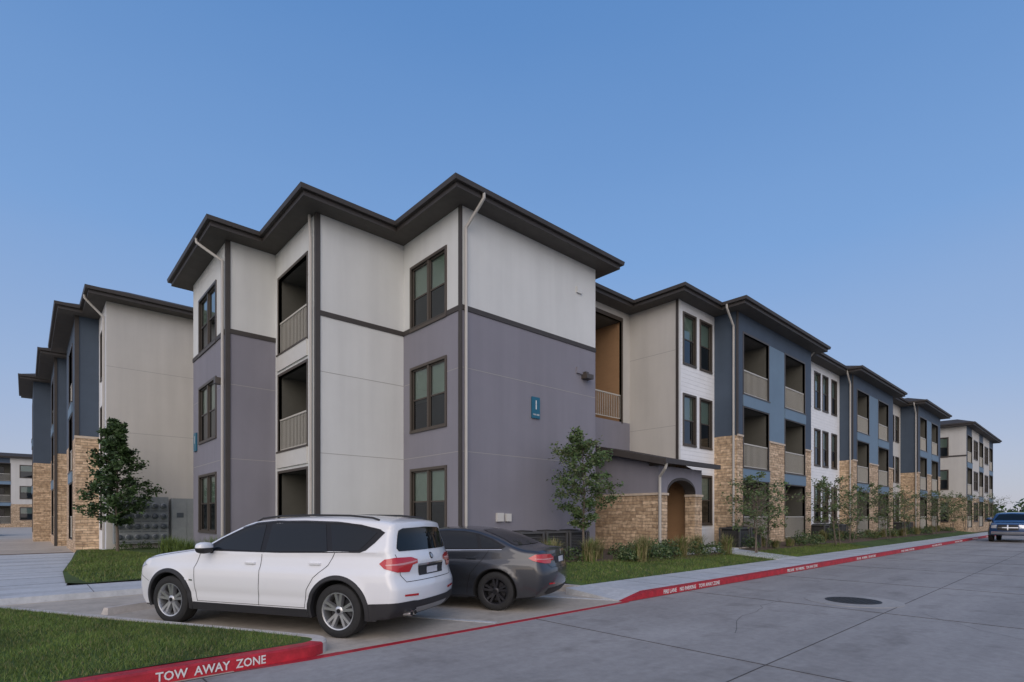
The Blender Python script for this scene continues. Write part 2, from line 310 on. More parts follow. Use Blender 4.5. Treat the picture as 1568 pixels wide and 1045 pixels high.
# breezeway recess
fr=Fr((14.7,13.6),(19.1,13.6))
do_wall(K,fr,lambda u,z:'stucco_grey' if z<5.6 else 'stucco_beige',[(.15,3.8,5.55,9.75)],0,10.19,(5.55,))
B=K.bal
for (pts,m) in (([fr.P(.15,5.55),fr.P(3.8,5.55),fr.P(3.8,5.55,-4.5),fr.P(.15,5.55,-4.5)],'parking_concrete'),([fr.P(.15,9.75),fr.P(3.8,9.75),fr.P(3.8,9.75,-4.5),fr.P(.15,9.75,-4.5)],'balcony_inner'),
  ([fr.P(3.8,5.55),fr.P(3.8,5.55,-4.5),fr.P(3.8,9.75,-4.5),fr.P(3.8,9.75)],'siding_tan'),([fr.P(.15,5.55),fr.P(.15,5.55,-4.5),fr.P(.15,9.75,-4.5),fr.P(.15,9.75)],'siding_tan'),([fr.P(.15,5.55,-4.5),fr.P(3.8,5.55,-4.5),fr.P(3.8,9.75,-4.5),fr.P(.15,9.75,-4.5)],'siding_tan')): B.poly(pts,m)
railing(B,fr,.15,3.8,5.6)
fr.box(K.trim,.07,.15,5.5,9.75,-.1,.03,'frame_bronze');fr.box(K.trim,3.8,3.88,5.5,9.75,-.1,.03,'frame_bronze');fr.box(K.trim,.07,3.88,9.75,9.9,-.1,.03,'frame_bronze')
face(K,(19.1,13.6),(19.1,11.3),beigef,joints=(5.2,8.2),corner1='dark_trim')
face(K,(19.1,11.3),(22,11.3),lambda u,z:'siding_white',[('win',a,b,z,z+1.95,1,'frame_bronze') for a,b in((.40,1.28),(1.72,2.6)) for z in (1.3,4.5,7.75)],corner0='white_trim')
def bluef(u,z): return 'ledgestone' if z<5.0 else 'blue_panel'
def blueface(p0,p1,b1,b2,windows=()):
    L=p1[0]-p0[0]
    def mf(u,z):
        if z<5.0: return 'ledgestone'
        if b1[1]<u<b2[0] and z<9.4: return 'light_blue_panel'
        return 'blue_panel'
    el=[('bal',b[0],b[1],FF[f]+(0.02),FF[f]+2.6,'light_blue_panel' if f else None) for b in (b1,b2) for f in (0,1,2)]
    f=face(K,p0,p1,mf,el,zs=(5.0,9.4))
    f.box(K.trim,0,b1[0]-.07,4.96,5.04,-.02,.05,'stone_cap'); f.box(K.trim,b1[1]+.07,b2[0]-.07,4.96,5.04,-.02,.05,'stone_cap'); f.box(K.trim,b2[1]+.07,L,4.96,5.04,-.02,.05,'stone_cap')
    f.box(K.trim,-.03,.1,5.04,SOF,-.02,.03,'dark_trim')
    return f
face(K,(22,11.3),(22,10.3),bluef,zs=(5.0,))
blueface((22,10.3),(30.4,10.3),(.6,3.1),(5.0,7.5))
face(K,(30.4,10.3),(30.4,10.9),bluef,zs=(5.0,))
face(K,(30.4,10.9),(36.9,10.9),lambda u,z:'siding_white',[('win',a,b,z,z+1.95,1,'frame_bronze') for a,b in((.7,1.6),(2.3,3.1),(3.6,4.4),(5.1,5.9)) for z in (1.3,4.5,7.7)],corner0='white_trim')
face(K,(36.9,10.9),(36.9,10.2),bluef,zs=(5.0,))
blueface((36.9,10.2),(46.1,10.2),(.9,3.3),(5.5,7.9))
face(K,(46.1,10.2),(46.1,10.8),bluef,zs=(5.0,))
face(K,(46.1,10.8),(51,10.8),beigef,wins([(.6,1.5),(2.0,2.9),(3.4,4.3)],units=1))
face(K,(51,10.8),(51,9.7),bluef,zs=(5.0,))
blueface((51,9.7),(59.5,9.7),(.8,3.1),(5.0,7.4))
back=[(59.5,9.7),(59.5,11.5),(62,11.5),(62,26),(18,26),(18,52),(.4,52)]
for i in range(len(back)-1): face(K,back[i],back[i+1],beigef)
# left side (traversed toward the street)
face(K,(.4,52),(.4,45.7),bluef,[('bal',1.2,3.6,f+.02,f+2.6,'light_blue_panel') for f in FF],zs=(5.0,))
face(K,(.4,45.7),(2.0,45.7),bluef,zs=(5.0,))
face(K,(2.0,45.7),(2.0,44),beigef)
face(K,(2.0,44),(1.2,44),bluef,zs=(5,))
face(K,(1.2,44),(1.2,38),bluef,[('bal',1.7,4.3,f+.02,f+2.6,'light_blue_panel') for f in FF],zs=(5.0,))
face(K,(1.2,38),(2.3,38),bluef,zs=(5.0,),corner0='dark_trim')
face(K,(2.3,38),(2.3,36),lightf)
face(K,(2.3,36),(1.6,36),bluef,zs=(5,))
face(K,(1.6,36),(1.6,29.5),bluef,[('bal',2.2,4.6,f+.02,f+2.6,'light_blue_panel') for f in FF],zs=(5.0,))
f=face(K,(1.6,29.5),(2.4,29.5),bluef,zs=(5.0,)); f.box(K.trim,-.03,.12,5,SOF,-.02,.03,'dark_trim'); f.box(K.trim,-.04,f.L,4.95,5.05,-.02,.05,'stone_cap')
face(K,(2.4,29.5),(2.4,26.7),lambda u,z:'siding_white',wins([(.9,1.9)],units=1))
face(K,(2.4,26.7),(7,26.7),beigef,joints=(2.3,5.0,7.6))
face(K,(7,26.7),(7,22.75),beigef)
face(K,(7,22.75),(4.64,22.75),greyf,zs=(BELT,))
face(K,(4.64,22.75),(4.64,18.29),greyf,wins([(1.0,3.2)]),zs=(BELT,),belt=BELT,joints=J,corner1='dark_trim')
face(K,(4.64,18.29),(6.1,18.29),greyf,zs=(BELT,),belt=BELT,joints=J,corner0='dark_trim')
face(K,(6.1,18.29),(6.1,14.94),lightf,[('bal',.3,2.66,FF[f]+.02,FF[f]+2.48,'white_trim') for f in (0,1,2)],corner1='dark_trim')
face(K,(6.1,14.94),(8.9,14.94),lightf,belt=BELT,joints=J,corner0='dark_trim')
face(K,(8.9,14.94),(8.9,11.9),greyf,wins([(.50,2.29)]),zs=(BELT,),belt=BELT,joints=J,corner1='dark_trim')
FOOT=[(8.9,11.9),(14.7,11.9),(14.7,13.6),(19.1,13.6),(19.1,11.3),(22,11.3),(22,10.3),(30.4,10.3),(30.4,10.9),(36.9,10.9),(36.9,10.2),(46.1,10.2),(46.1,10.8),(51,10.8),(51,9.7),(59.5,9.7),(59.5,11.5),(62,11.5),(62,26),(18,26),(18,52),(.4,52),(.4,45.7),(2.0,45.7),(2.0,44),(1.2,44),(1.2,38),(2.3,38),(2.3,36),(1.6,36),(1.6,29.5),(2.4,29.5),(2.4,26.7),(7,26.7),(7,22.75),(4.64,22.75),(4.64,18.29),(6.1,18.29),(6.1,14.94),(8.9,14.94)]
roof(FOOT,bld)
g=MB()
downspout(g,9.02,11.9,0,-1,side=(.15,0))
downspout(g,4.64,18.5,-1,0,side=(0,.6)); downspout(g,2.4,26.9,-1,0,side=(0,0)); downspout(g,6.1,15.2,-1,0,zt=10.2,oh=.1)
downspout(g,22,10.42,-1,0,zt=10.3); downspout(g,36.9,10.3,-1,0); downspout(g,30.6,10.9,0,-1); downspout(g,51,9.8,-1,0)
g.obj('downspouts',bld,40)
fx=MB()
for (u,z) in ((4.9,9.2),(4.9,6.5)): F1.box(fx,u-.12,u+.12,z-.1,z+.1,-.01,.06,'stucco_light' if z>BELT else 'stucco_grey')
F1.box(fx,5.05,5.4,6.25,6.40,.0,.25,'frame_bronze'); F1.box(fx,5.15,5.3,6.37,6.5,0,.12,'frame_bronze')
F1.box(fx,1.25,1.5,1.45,1.7,-.01,.08,'white_trim'); F1.box(fx,1.6,1.8,1.45,1.68,-.01,.08,'white_trim')
f3=Fr((4.64,22.75),(4.64,18.29)); f3.box(fx,3.95,4.15,5.75,5.95,0,.25,'frame_bronze')
for (x,y) in ((7.9,15.6),(7.6,15.9),(5.7,19.2),(17,14.6)): fx.box(x-.15,y-.15,10.5,x+.15,y+.15,10.86,'dark_trim')
fx.obj('fixtures',bld)
# porch
p=MB(); X0,X1,YF,YB=16.0,18.9,10.2,13.6; ST=2.36
fs=Fr((X0,YB),(X0,YF))
p.poly([fs.P(0,0),fs.P(3.0,0),fs.P(3.0,ST),fs.P(0,ST)],'ledgestone'); p.poly([fs.P(0,ST),fs.P(3.0,ST),fs.P(3.0,3.45),fs.P(0,4.2)],'stucco_grey')
fs.box(p,0,3.0,ST-.03,ST+.05,-.02,.05,'stone_cap')
ff=Fr((X0,YF),(X1,YF)); T=.4; a0,a1,zsp=.52,2.38,2.35
for (u0,u1) in ((0,a0),(a1,2.9)):
    p.hexa([ff.P(u0,0,.0),ff.P(u1,0,.0),ff.P(u1,0,-T),ff.P(u0,0,-T),ff.P(u0,ST,.0),ff.P(u1,ST,.0),ff.P(u1,ST,-T),ff.P(u0,ST,-T)],'ledgestone')
    ff.box(p,u0,u1,ST,3.33,-T,-.003,'stucco_grey'); ff.box(p,u0-.05,u1+.03,ST-.03,ST+.05,-T,.05,'stone_cap')
prev=None
for i in range(17):
    t=math.pi*i/16; u=(a0+a1)/2-(a1-a0)/2*math.cos(t); z=ST+.05+.48*math.sin(t)
    if prev:
        (u_,z_)=prev
        p.poly([ff.P(u_,z_),ff.P(u,z),ff.P(u,3.33),ff.P(u_,3.33)],'stucco_grey'); p.poly([ff.P(u_,z_,-T),ff.P(u,z,-T),ff.P(u,3.33,-T),ff.P(u_,3.33,-T)],'stucco_grey')
        p.poly([ff.P(u_,z_),ff.P(u,z),ff.P(u,z,-T),ff.P(u_,z_,-T)],'dark_trim')
        p.hexa([ff.P(u_,z_-.0,.03),ff.P(u,z,.03),ff.P(u,z,-.02),ff.P(u_,z_,-.02),ff.P(u_,z_+.09,.03),ff.P(u,z+.09,.03),ff.P(u,z+.09,-.02),ff.P(u_,z_+.09,-.02)],'dark_trim')
    prev=(u,z)
p.poly([(X0+.1,13.55,0),(X1,13.55,0),(X1,13.55,4),(X0+.1,13.55,4)],'siding_tan')
p.poly([(X1-.01,13.5,0),(X1-.01,YF+.4,0),(X1-.01,YF+.4,3.3),(X1-.01,13.5,3.3)],'siding_tan'); p.poly([(X0+.2,13.5,0),(X0+.2,YF+.4,0),(X0+.2,YF+.4,3.3),(X0+.2,13.5,3.3)],'siding_tan')
p.poly([(X1+.003,YF+.4,0),(X1+.003,11.3,0),(X1+.003,11.3,3.8),(X1+.003,YF+.4,3.4)],'ledgestone'); p.poly([(X0+.01,YF,.41),(X1,YF,.41),(X1,13.55,.41),(X0+.01,13.55,.41)],'walk_concrete')
p.hexa([(15.65,9.8,3.36),(19.3,9.8,3.36),(19.3,13.6,4.26),(15.65,13.6,4.26),(15.65,9.8,3.50),(19.3,9.8,3.50),(19.3,13.6,4.40),(15.65,13.6,4.40)],'roof_shingle')
p.box(15.6,9.68,3.36,19.35,9.8,3.52,'dark_trim'); 
p.hexa([(15.58,9.75,3.30),(15.65,9.75,3.30),(15.65,13.6,4.2),(15.58,13.6,4.2),(15.58,9.75,3.52),(15.65,9.75,3.52),(15.65,13.6,4.43),(15.58,13.6,4.43)],'dark_trim')
p.tube([(15.75,9.74,3.4),(15.75,9.8,3.2),(15.9,10.1,2.95),(15.93,10.12,2.7),(15.93,10.12,.3)],.05,'downspout_paint',8)
p.obj('entry_porch',bld)
K.finish(bld)
# ---------------------------------------------------------------- second and third buildings
def simple_building(name,x0,y0,x1,y1,seg,blue=True,z=0):
    e=empty(name); k=Kit(); n=max(1,int((x1-x0)/seg)); w=(x1-x0)/n
    el=[]
    for i in range(n):
        a=i*w
        if i%2==0: el+= [('bal',a+.5,a+w-.5,f+.02,f+2.6,'light_blue_panel' if j else None) for j,f in enumerate(FF)]
        else: el+=[('win',a+.6,a+w-.6,f+.6,f+2.4,2,'frame_bronze') for f in FF]
    face(k,(x0,y0),(x1,y0),lambda u,zz:'ledgestone' if zz<3.4 else ('blue_panel' if int(u/w)%2==0 else 'stucco_beige'),el,zs=(3.4,))
    face(k,(x1,y0),(x1,y1),beigef); face(k,(x1,y1),(x0,y1),beigef)
    L=y1-y0
    face(k,(x0,y1),(x0,y0),lambda u,zz:'ledgestone' if zz<3.4 else 'stucco_beige',[('win',L-3,L-1.4,f+.6,f+2.4,2,'frame_bronze') for f in FF],zs=(3.4,),belt=BELT)
    k.finish(e); roof([(x0,y0),(x1,y0),(x1,y1),(x0,y1)],e)
simple_building('apartment_building',66,8.8,84,26,3.6)
simple_building('apartment_building',-14,108,3.2,122,4.3)
sg=empty('building_number_sign',(11.75,11.87,4.97)); m=MB(); m.box(-.17,-.02,-.33,.17,.02,.33,'sign_teal'); m.obj('board',sg)
text('number','1',(0,-.025,.07),(math.pi/2,0,0),.40,'white_paint',sg); text('unit_range','1101-1333',(0,-.025,-.22),(math.pi/2,0,0),.065,'white_paint',sg)
sg=empty('building_number_sign',(4.61,22.3,4.3)); m=MB(); m.box(-.02,-.2,-.33,.02,.2,.33,'sign_teal'); m.obj('board',sg); text('number','1',(-.025,0,.07),(math.pi/2,0,-math.pi/2),.40,'white_paint',sg)
# ---------------------------------------------------------------- ground
def sheet(name,poly,z,m,parent=None):
    mb=MB(); mb.poly([(x,y,z) for x,y in poly],m); return mb.obj(name,parent)
sheet('ground',[(-900,-900),(1200,-900),(1200,1200),(-900,1200)],-.03,'far_ground')
sheet('street',[(-60,-30),(230,-30),(230,6.0),(-60,6.0)],0,'street_concrete')
sheet('parking_lot',[(-60,6.0),(64,6.0),(64,140),(-60,140)],0,'parking_concrete')
jm=MB()
for y in (2.45,-1.6,-5.6): jm.box(-40,y-.006,-.01,200,y+.006,.004,'joint_dark')
jm.box(-40,5.985,-.01,200,6.0,.0045,'joint_dark')
for i in range(-6,40): 
    x=5.9+4.6*i; jm.box(x-.006,-12,-.01,x+.006,5.98,.005,'joint_dark')
# crack sealing lines wandering across the slabs
rc=random.Random(5)
for (x,y,dx,dy,n_) in ((7.2,3.4,.25,.06,14),(13.5,1.2,.2,-.12,16),(17,4.6,.35,-.05,12),(9.5,.6,.16,.15,10),(25,3.9,.5,-.1,12)):
    for i in range(n_):
        x2=x+dx+rc.uniform(-.08,.08); y2=y+dy+rc.uniform(-.09,.09); d=Vector((x2-x,y2-y,0)).normalized(); q=Vector((-d.y,d.x,0))*.003
        jm.poly([(x-q.x,y-q.y,.0035),(x2-q.x,y2-q.y,.0035),(x2+q.x,y2+q.y,.0035),(x+q.x,y+q.y,.0035)],'joint_dark'); x,y=x2,y2
jm.obj('street_joints')
U=Vector((math.cos(math.radians(118.0)),math.sin(math.radians(118.0)),0)); N=Vector((U.y,-U.x,0))
def densify(poly,step):
    out=[]; n=len(poly)
    for i in range(n):
        a=Vector(poly[i]);b=Vector(poly[(i+1)%n]); k=max(1,int((b-a).length/step+.5))
        for j in range(k): out.append(tuple(a+(b-a)*j/k))
    return out
def inside(p,poly):
    x,y=p[0],p[1]; c=False; n=len(poly); j=n-1
    for i in range(n):
        xi,yi=poly[i];xj,yj=poly[j]
        if (yi>y)!=(yj>y) and x<(xj-xi)*(y-yi)/(yj-yi)+xi: c=not c
        j=i
    return c
def lawn(name,poly,zf,m='grass_ground',step=.5):
    xs=[p[0] for p in poly]; ys=[p[1] for p in poly]; pts=[Vector(p) for p in densify(poly,step)]; n=len(pts)
    x=min(xs)
    g=[]
    while x<max(xs):
        y=min(ys)
        while y<max(ys):
            if inside((x,y),poly): g.append(Vector((x,y)))
            y+=step
        x+=step
    r=delaunay_2d_cdt(pts+g,[],[list(range(n))],1,1e-5)
    mb=MB(); mb.names=[m]; mb.v=[(v.x,v.y,zf(v.x,v.y)) for v in r[0]]
    for f in r[2]:
        c=sum((r[0][i] for i in f),Vector((0,0)))/len(f)
        if inside(c,poly): mb.f.append(tuple(f)); mb.m.append(0)
    return mb.obj(name,None,60)
zr=lambda x,y:.125+max(0,min(1,(y-7.5)/2.4))*.26
lawnR=[(8.75,7.5),(63,7.5),(63,10.9),(14.72,13.4),(8.6,11.8),(8.4,9)]
lawn('lawn',lawnR,zr)
lawn('planting_bed',[(9.4,10.0),(11.5,9.6),(13,9.0),(15.5,8.75),(18.2,8.9),(18.2,9.3),(16.1,10.3),(15.9,13.3),(14.7,13.3),(9,11.8)],lambda x,y:zr(x,y)+.008,'mulch')
lawn('planting_bed',[(20.5,8.9),(25,8.6),(40,8.7),(60,8.6),(62,9),(62,9.6),(50,9.65),(36,10.2),(20.5,10.25)],lambda x,y:zr(x,y)+.008,'mulch')
kc=empty('fire_lane_kerb'); mb=MB()
mb.hexa([(8.3,6.0,-.01),(9.0,6.0,-.01),(9.0,6.16,-.01),(8.3,6.16,-.01),(8.3,6.0,.01),(9.0,6.0,.135),(9.0,6.16,.135),(8.3,6.16,.01)],'red_paint')
mb.box(9.0,6.0,-.01,120,6.16,.135,'red_paint'); mb.box(2.5,5.95,-.01,8.35,6.05,.006,'red_paint'); mb.obj('painted_kerb',kc)
x=10.75
while x<70:
    text('kerb_lettering','FIRE LANE    NO PARKING    TOW AWAY ZONE',(x,5.994,.068),(math.pi/2,0,0),.115,'white_paint',kc,sx=.95); x+=6.3
sw=MB(); sw.box(9.0,6.16,0,120,7.5,.13,'walk_concrete'); sw.hexa([(8.3,6.16,-.01),(9.0,6.16,-.01),(9.0,7.5,-.01),(8.3,7.5,-.01),(8.3,6.16,.01),(9.0,6.16,.13),(9.0,7.5,.13),(8.3,7.5,.125)],'walk_concrete')
for i in range(70): sw.box(10.2+1.5*i,6.17,.1,10.21+1.5*i,7.49,.1325,'joint_dark')
sw.hexa([(19.0,7.4,.0),(20.6,7.4,.0),(20.0,9.7,.0),(18.2,9.7,.0),(19.0,7.4,.14),(20.6,7.4,.14),(20.0,9.7,.40),(18.2,9.7,.40)],'walk_concrete'); sw.box(16.2,9.3,0,20.0,10.19,.408,'walk_concrete')
sw.obj('sidewalk')
def strip(mb,pts,w,z0,z1,m):
    P=[Vector((p[0],p[1],0)) for p in pts]; n=len(P); L=[];Rr=[]
    for i in range(n):
        d=(P[min(i+1,n-1)]-P[max(i-1,0)]).normalized(); q=Vector((d.y,-d.x,0))
        L.append(P[i]); Rr.append(P[i]-q*w)
    for i in range(n-1):
        a,b,c,d=L[i],L[i+1],Rr[i+1],Rr[i]; up=lambda v,z:(v.x,v.y,z)
        mb.hexa([up(a,z0),up(b,z0),up(c,z0),up(d,z0),up(a,z1),up(b,z1),up(c,z1),up(d,z1)],m)
mk=MB()
strip(mk,[(8.5,11.9),(8.3,9),(8.6,7.45)],.14,-.01,.14,'kerb_concrete'); mk.obj('parking_kerb')
sl=MB(); sl.box(-14,13.3,-.01,4.2,14.9,.12,'walk_concrete'); sl.hexa([(-1.1,14.9,-.01),(.65,14.9,-.01),(1.9,28.2,-.01),(-1.6,28.2,-.01),(-1.1,14.9,.121),(.65,14.9,.121),(1.9,28.2,.121),(-1.6,28.2,.121)],'walk_concrete')
for i in range(9): sl.box(-9.5+1.5*i,13.31,.1,-9.49+1.5*i,14.89,.1235,'joint_dark')
for i in range(8): sl.box(-1.2,15.6+1.6*i,.1,.7+.09*i,15.612+1.6*i,.1245,'joint_dark')
sl.obj('sidewalk')
lawnL=[(1.0,14.9),(4.2,14.9),(4.2,13.3),(8.85,12.3),(8.85,14.9),(6.0,14.95),(6.0,18.2),(4.6,18.2),(4.6,22.8),(6.9,22.8),(6.9,26.6),(2.2,26.6),(1.5,27),(1.1,22),(.72,18),(.66,15.3)]
lawn('lawn',lawnL,lambda x,y:.14+.015*min(10,max(0,x+y-16)))
lawn('lawn',[(-4,15),(-1.12,15),(-1.4,23),(-4,23)],lambda x,y:.13)
m=MB(); m.box(-20,28.2,-.01,1.5,29.2,.10,'mulch'); m.obj('mulch_bed')
# near island
def isl(o):
    r=.36; C=Vector((2.953-r/math.tan(math.radians(31)),6.06+r,0)); pts=[(-16,6.06+o),(C.x-.6,6.06+o)]
    for i in range(13):
        a=math.radians(-90+118*i/12); pts.append((C.x+(r-o)*math.cos(a),C.y+(r-o)*math.sin(a)))
    q=Vector((*pts[-1],0))
    pts+= [tuple((q+U*7.5)[:2]),tuple((q+U*18)[:2]),(-16,24)]
    return pts
o0=isl(0); o1=isl(.16)
ki=empty('island_kerb'); mb=MB()
for i in range(len(o0)-2):
    m_='red_paint' if i<6 else 'kerb_concrete'
    a,b,c,d=o0[i],o0[i+1],o1[i+1],o1[i]
    bv=lambda p,q:(p[0]+(q[0]-p[0])*.12,p[1]+(q[1]-p[1])*.12)
    a2,b2=bv(a,d),bv(b,c)
    mb.hexa([(*a,-.01),(*b,-.01),(*c,-.01),(*d,-.01),(*a,.118),(*b,.118),(*c,.112),(*d,.112)],m_)
    mb.hexa([(*a,.118),(*b,.118),(*c,.112),(*d,.112),(*a2,.136),(*b2,.136),(*c,.14),(*d,.14)],m_)
mb.obj('kerb',ki)
text('kerb_lettering','TOW  AWAY  ZONE',(1.42,6.055,.062),(math.pi/2,0,0),.125,'white_paint',ki,sx=.86); text('kerb_lettering','FIRE LANE   NO PARKING',(-.6,6.055,.062),(math.pi/2,0,0),.125,'white_paint',ki,sx=.86)
isz=lambda x,y:.137+.02*math.sin(x*1.3)*math.sin(y*1.1)
lawn('lawn',o1,isz)
m=MB(); m.hexa([(1.6,5.9,-.01),(2.75,5.95,-.01),(2.75,6.06,-.01),(1.6,6.06,-.01),(1.6,6.02,.004),(2.75,5.95,.0055),(2.75,6.06,.0055),(1.6,6.07,.004)],'red_paint'); m.obj('red_lane_line')
sp=MB()
for s in (5.25,8.4):
    a=Vector((s,6.15,0)); b=a+U*5.3; w=N*.05
    sp.hexa([a-w+Vector((0,0,-.01)),a+w+Vector((0,0,-.01)),b+w+Vector((0,0,-.01)),b-w+Vector((0,0,-.01)),a-w+Vector((0,0,.005)),a+w+Vector((0,0,.005)),b+w+Vector((0,0,.005)),b-w+Vector((0,0,.005))],'worn_white_paint')
sp.obj('parking_stripes')
def wheel_stop(c):
    e=empty('wheel_stop',c,math.radians(28)); m=MB(); m.hexa([(-.9,-.08,0),(.9,-.08,0),(.9,.08,0),(-.9,.08,0),(-.87,-.05,.11),(.87,-.05,.11),(.87,.05,.11),(-.87,.05,.11)],'kerb_concrete'); m.obj('stop_block',e)
wheel_stop((1.75,11.35,0)); wheel_stop((5.2,11.6,0))
e=empty('manhole_cover',(11.6,3.2,0)); m=MB(); m.lathe([(.80,.0),(.80,.0065),(.45,.0065)],(0,0,0),'patch_concrete',40,'z'); m.lathe([(.46,.0),(.46,.012),(.41,.012),(.41,.007),(.40,.007),(.40,.011),(0.0,.011)],(0,0,0),'cast_iron',40,'z')
for i in range(-5,6):
    for j in range(-5,6):
        if i*i+j*j<27: m.box(i*.068-.02,j*.068-.02,.011,i*.068+.02,j*.068+.02,.016,'cast_iron')
m.obj('cover',e)
# ---------------------------------------------------------------- equipment
def ac(x,y,z=.2,s=.8):
    e=empty('air_conditioner_unit',(x,y,z)); m=MB(); h=s*.95
    m.box(-s/2,-s/2,0,s/2,s/2,.05,'parking_concrete')
    m.box(-s/2+.04,-s/2+.04,.05,s/2-.04,s/2-.04,h,'dark_interior')
    for i in range(14):
        z0=.09+i*(h-.16)/14; m.box(-s/2,-s/2,z0,s/2,s/2,z0+.018,'ac_grey')
    for a,b in ((-1,-1),(1,-1),(1,1),(-1,1)): m.box(a*s/2-.03,b*s/2-.03,.05,a*s/2+.03,b*s/2+.03,h,'ac_grey')
    m.box(-s/2-.02,-s/2-.02,h,s/2+.02,s/2+.02,h+.05,'ac_grey'); m.lathe([(.30,h+.05),(.30,h+.08),(.27,h+.08),(0,h+.10)],(0,0,0),'dark_interior',24,'z')
    m.obj('condenser_case',e)
for x in (10.6,11.6,12.6): ac(x,11.25,.3,.85)
for x in (20.9,21.9,31.2,32.2,33.2,34.2,47.3,48.4,49.5): ac(x,9.9 if x<23 else 10.2,.35,.8)
# extinguisher cabinet on the porch wall
e=empty('fire_extinguisher',(16.62,12.2,1.05)); m=MB(); m.lathe([(0,0),(.075,.01),(.08,.05),(.08,.42),(.06,.49),(.025,.52),(.02,.58),(0,.58)],(0,0,0),'hose_red',18,'z'); m.tube([(0,0,.56),(-.06,-.05,.58),(-.11,-.06,.45),(-.1,-.05,.2)],.012,'cladding',6); m.box(-.05,-.015,.57,.03,.015,.62,'cladding'); m.obj('cylinder_and_hose',e,40)
e=empty('electric_meter_bank',(4.1,26.4,.15)); m=MB()
m.box(-1.5,-.1,.35,.35,.2,2.25,'meter_grey')
for i in range(6):
    for j in range(4):
        m.lathe([(.11,0),(.11,.06),(.10,.08),(.10,.12),(.085,.14),(0,.15)],(-1.33+i*.3,-.1,.62+j*.42),'meter_grey' if (i+j)%3 else 'meter_dark',14,'y',-1); m.lathe([(.085,.141),(.0,.155)],(-1.33+i*.3,-.1,.62+j*.42),'meter_dark',14,'y',-1); m.box(-1.46+i*.3,-.115,.42+j*.42-.02,-1.2+i*.3,-.1,.44+j*.42-.02,'meter_dark')
m.box(.45,-.35,.1,1.5,.25,2.2,'meter_grey'); m.box(.5,-.365,.2,.96,-.35,2.1,'meter_grey'); m.box(.99,-.365,.2,1.45,-.35,2.1,'meter_grey'); m.box(.6,-.375,1.4,.85,-.365,1.6,'meter_dark'); m.box(1.6,-.1,.9,2.0,.2,1.9,'meter_dark'); m.tube([(-1,0,2.05),(-1,.1,3.0)],.04,'meter_grey'); m.obj('cabinets',e)
# ---------------------------------------------------------------- vegetation
def leafquad(mb,p,s,rnd,names,k=None):
    a=Vector((rnd.gauss(0,1),rnd.gauss(0,1),rnd.gauss(0,.7))).normalized(); b=a.cross(Vector((rnd.gauss(0,1),rnd.gauss(0,1),rnd.gauss(0,1)))).normalized()
    i=len(mb.v); mb.v.extend([tuple(p-a*s),tuple(p+b*s*.5),tuple(p+a*s),tuple(p-b*s*.5)]); mb.f.append((i,i+1,i+2,i+3)); mb.m.append(mb.mi(names[k if k is not None else rnd.randrange(len(names))]))
def tree(x,y,z,H,cr,seed,nl=2600,z0=.28,conic=True,leaf=.06,names=('leaf1','leaf2','leaf3'),trunks=1,density=1.0,nbr=26,spread=.6):
    rnd=random.Random(seed); e=empty('young_tree',(x,y,z)); tb=MB(); lf=MB(); tips=[]
    for tk in range(trunks):
        off=Vector((rnd.uniform(-.12,.12),rnd.uniform(-.12,.12),0)) if trunks>1 else Vector((0,0,0))
        lean=Vector((rnd.uniform(-.12,.12),rnd.uniform(-.12,.12),0))*(2.2 if trunks>1 else .4)
        pts=[]; rads=[]
        for i in range(9):
            t=i/8; pts.append(off*(1+t*2)+lean*t*H*.5+Vector((rnd.uniform(-.02,.02)*i*.4,rnd.uniform(-.02,.02)*i*.4,t*H*.95))); rads.append((.045 if trunks==1 else .028)*(H/4)*(1-t*.85))
        tb.tube(pts,rads,'bark',7)
        nb=int(nbr/trunks**.6)
        for b in range(nb):
            t=z0+(1-z0)*((b+rnd.random())/nb); f=t*8; i=min(7,int(f)); base=pts[i].lerp(pts[i+1],f-i)
            prof=(((1-t)/(1-z0))**.75+.06 if conic else math.sqrt(max(.05,1-((t-.62)/.42)**2)))*min(1,(t-z0)*6+.45)
            ln=cr*prof*rnd.uniform(.55,1.2); ang=b*2.4+rnd.uniform(-.5,.5); up=rnd.uniform(.25,.75)
            d=Vector((math.cos(ang),math.sin(ang),up)).normalized(); q=[base]; 
            for s in range(1,5): q.append(base+d*ln*s/4+Vector((rnd.uniform(-.04,.04),rnd.uniform(-.04,.04),-.03*s*s*ln*.3)))
            tb.tube(q,[.014*(H/4)*(1-s*.2)+.002 for s in range(5)],'bark',4)
            for s in range(1,5): tips.append((q[s],ln*(.22 if s<4 else .28)))
            for tw in range(4):
                s=rnd.choice([1,2,3,4]); d2=(d+Vector((rnd.gauss(0,.7),rnd.gauss(0,.7),rnd.gauss(0,.4)))).normalized(); e2=q[s]+d2*ln*rnd.uniform(.2,.4)
                tb.tube([q[s],e2],[.005,.002],'bark',3); tips.append((e2,ln*.2)); tips.append((q[s].lerp(e2,.5),ln*.15))
    cl=[(p,r,rnd.choice([0,1,1,2]) if len(names)>2 else 0) for p,r in tips if rnd.random()<.9*density]
    for i in range(nl):
        p,r,k=rnd.choice(cl); q=p+Vector((rnd.gauss(0,1),rnd.gauss(0,1),rnd.gauss(0,.8)))*max(.065,r*spread)
        leafquad(lf,q,leaf*rnd.uniform(.6,1.25),rnd,names,k if rnd.random()<.7 else None)
    tb.obj('trunk_and_limbs',e,50); lf.obj('foliage',e)
tree(2.55,24.6,.25,5.1,1.25,3,nl=10000,z0=.2,leaf=.075,names=('leaf1','leaf1','leaf3'),nbr=44,spread=.48)
tree(12.3,10.4,.38,3.75,.98,5,nl=7000,z0=.24,conic=False,leaf=.052,names=('leaf1','leaf2','leaf4'),nbr=34,spread=.5)
sm_=('leaf2','leaf4','leaf1')
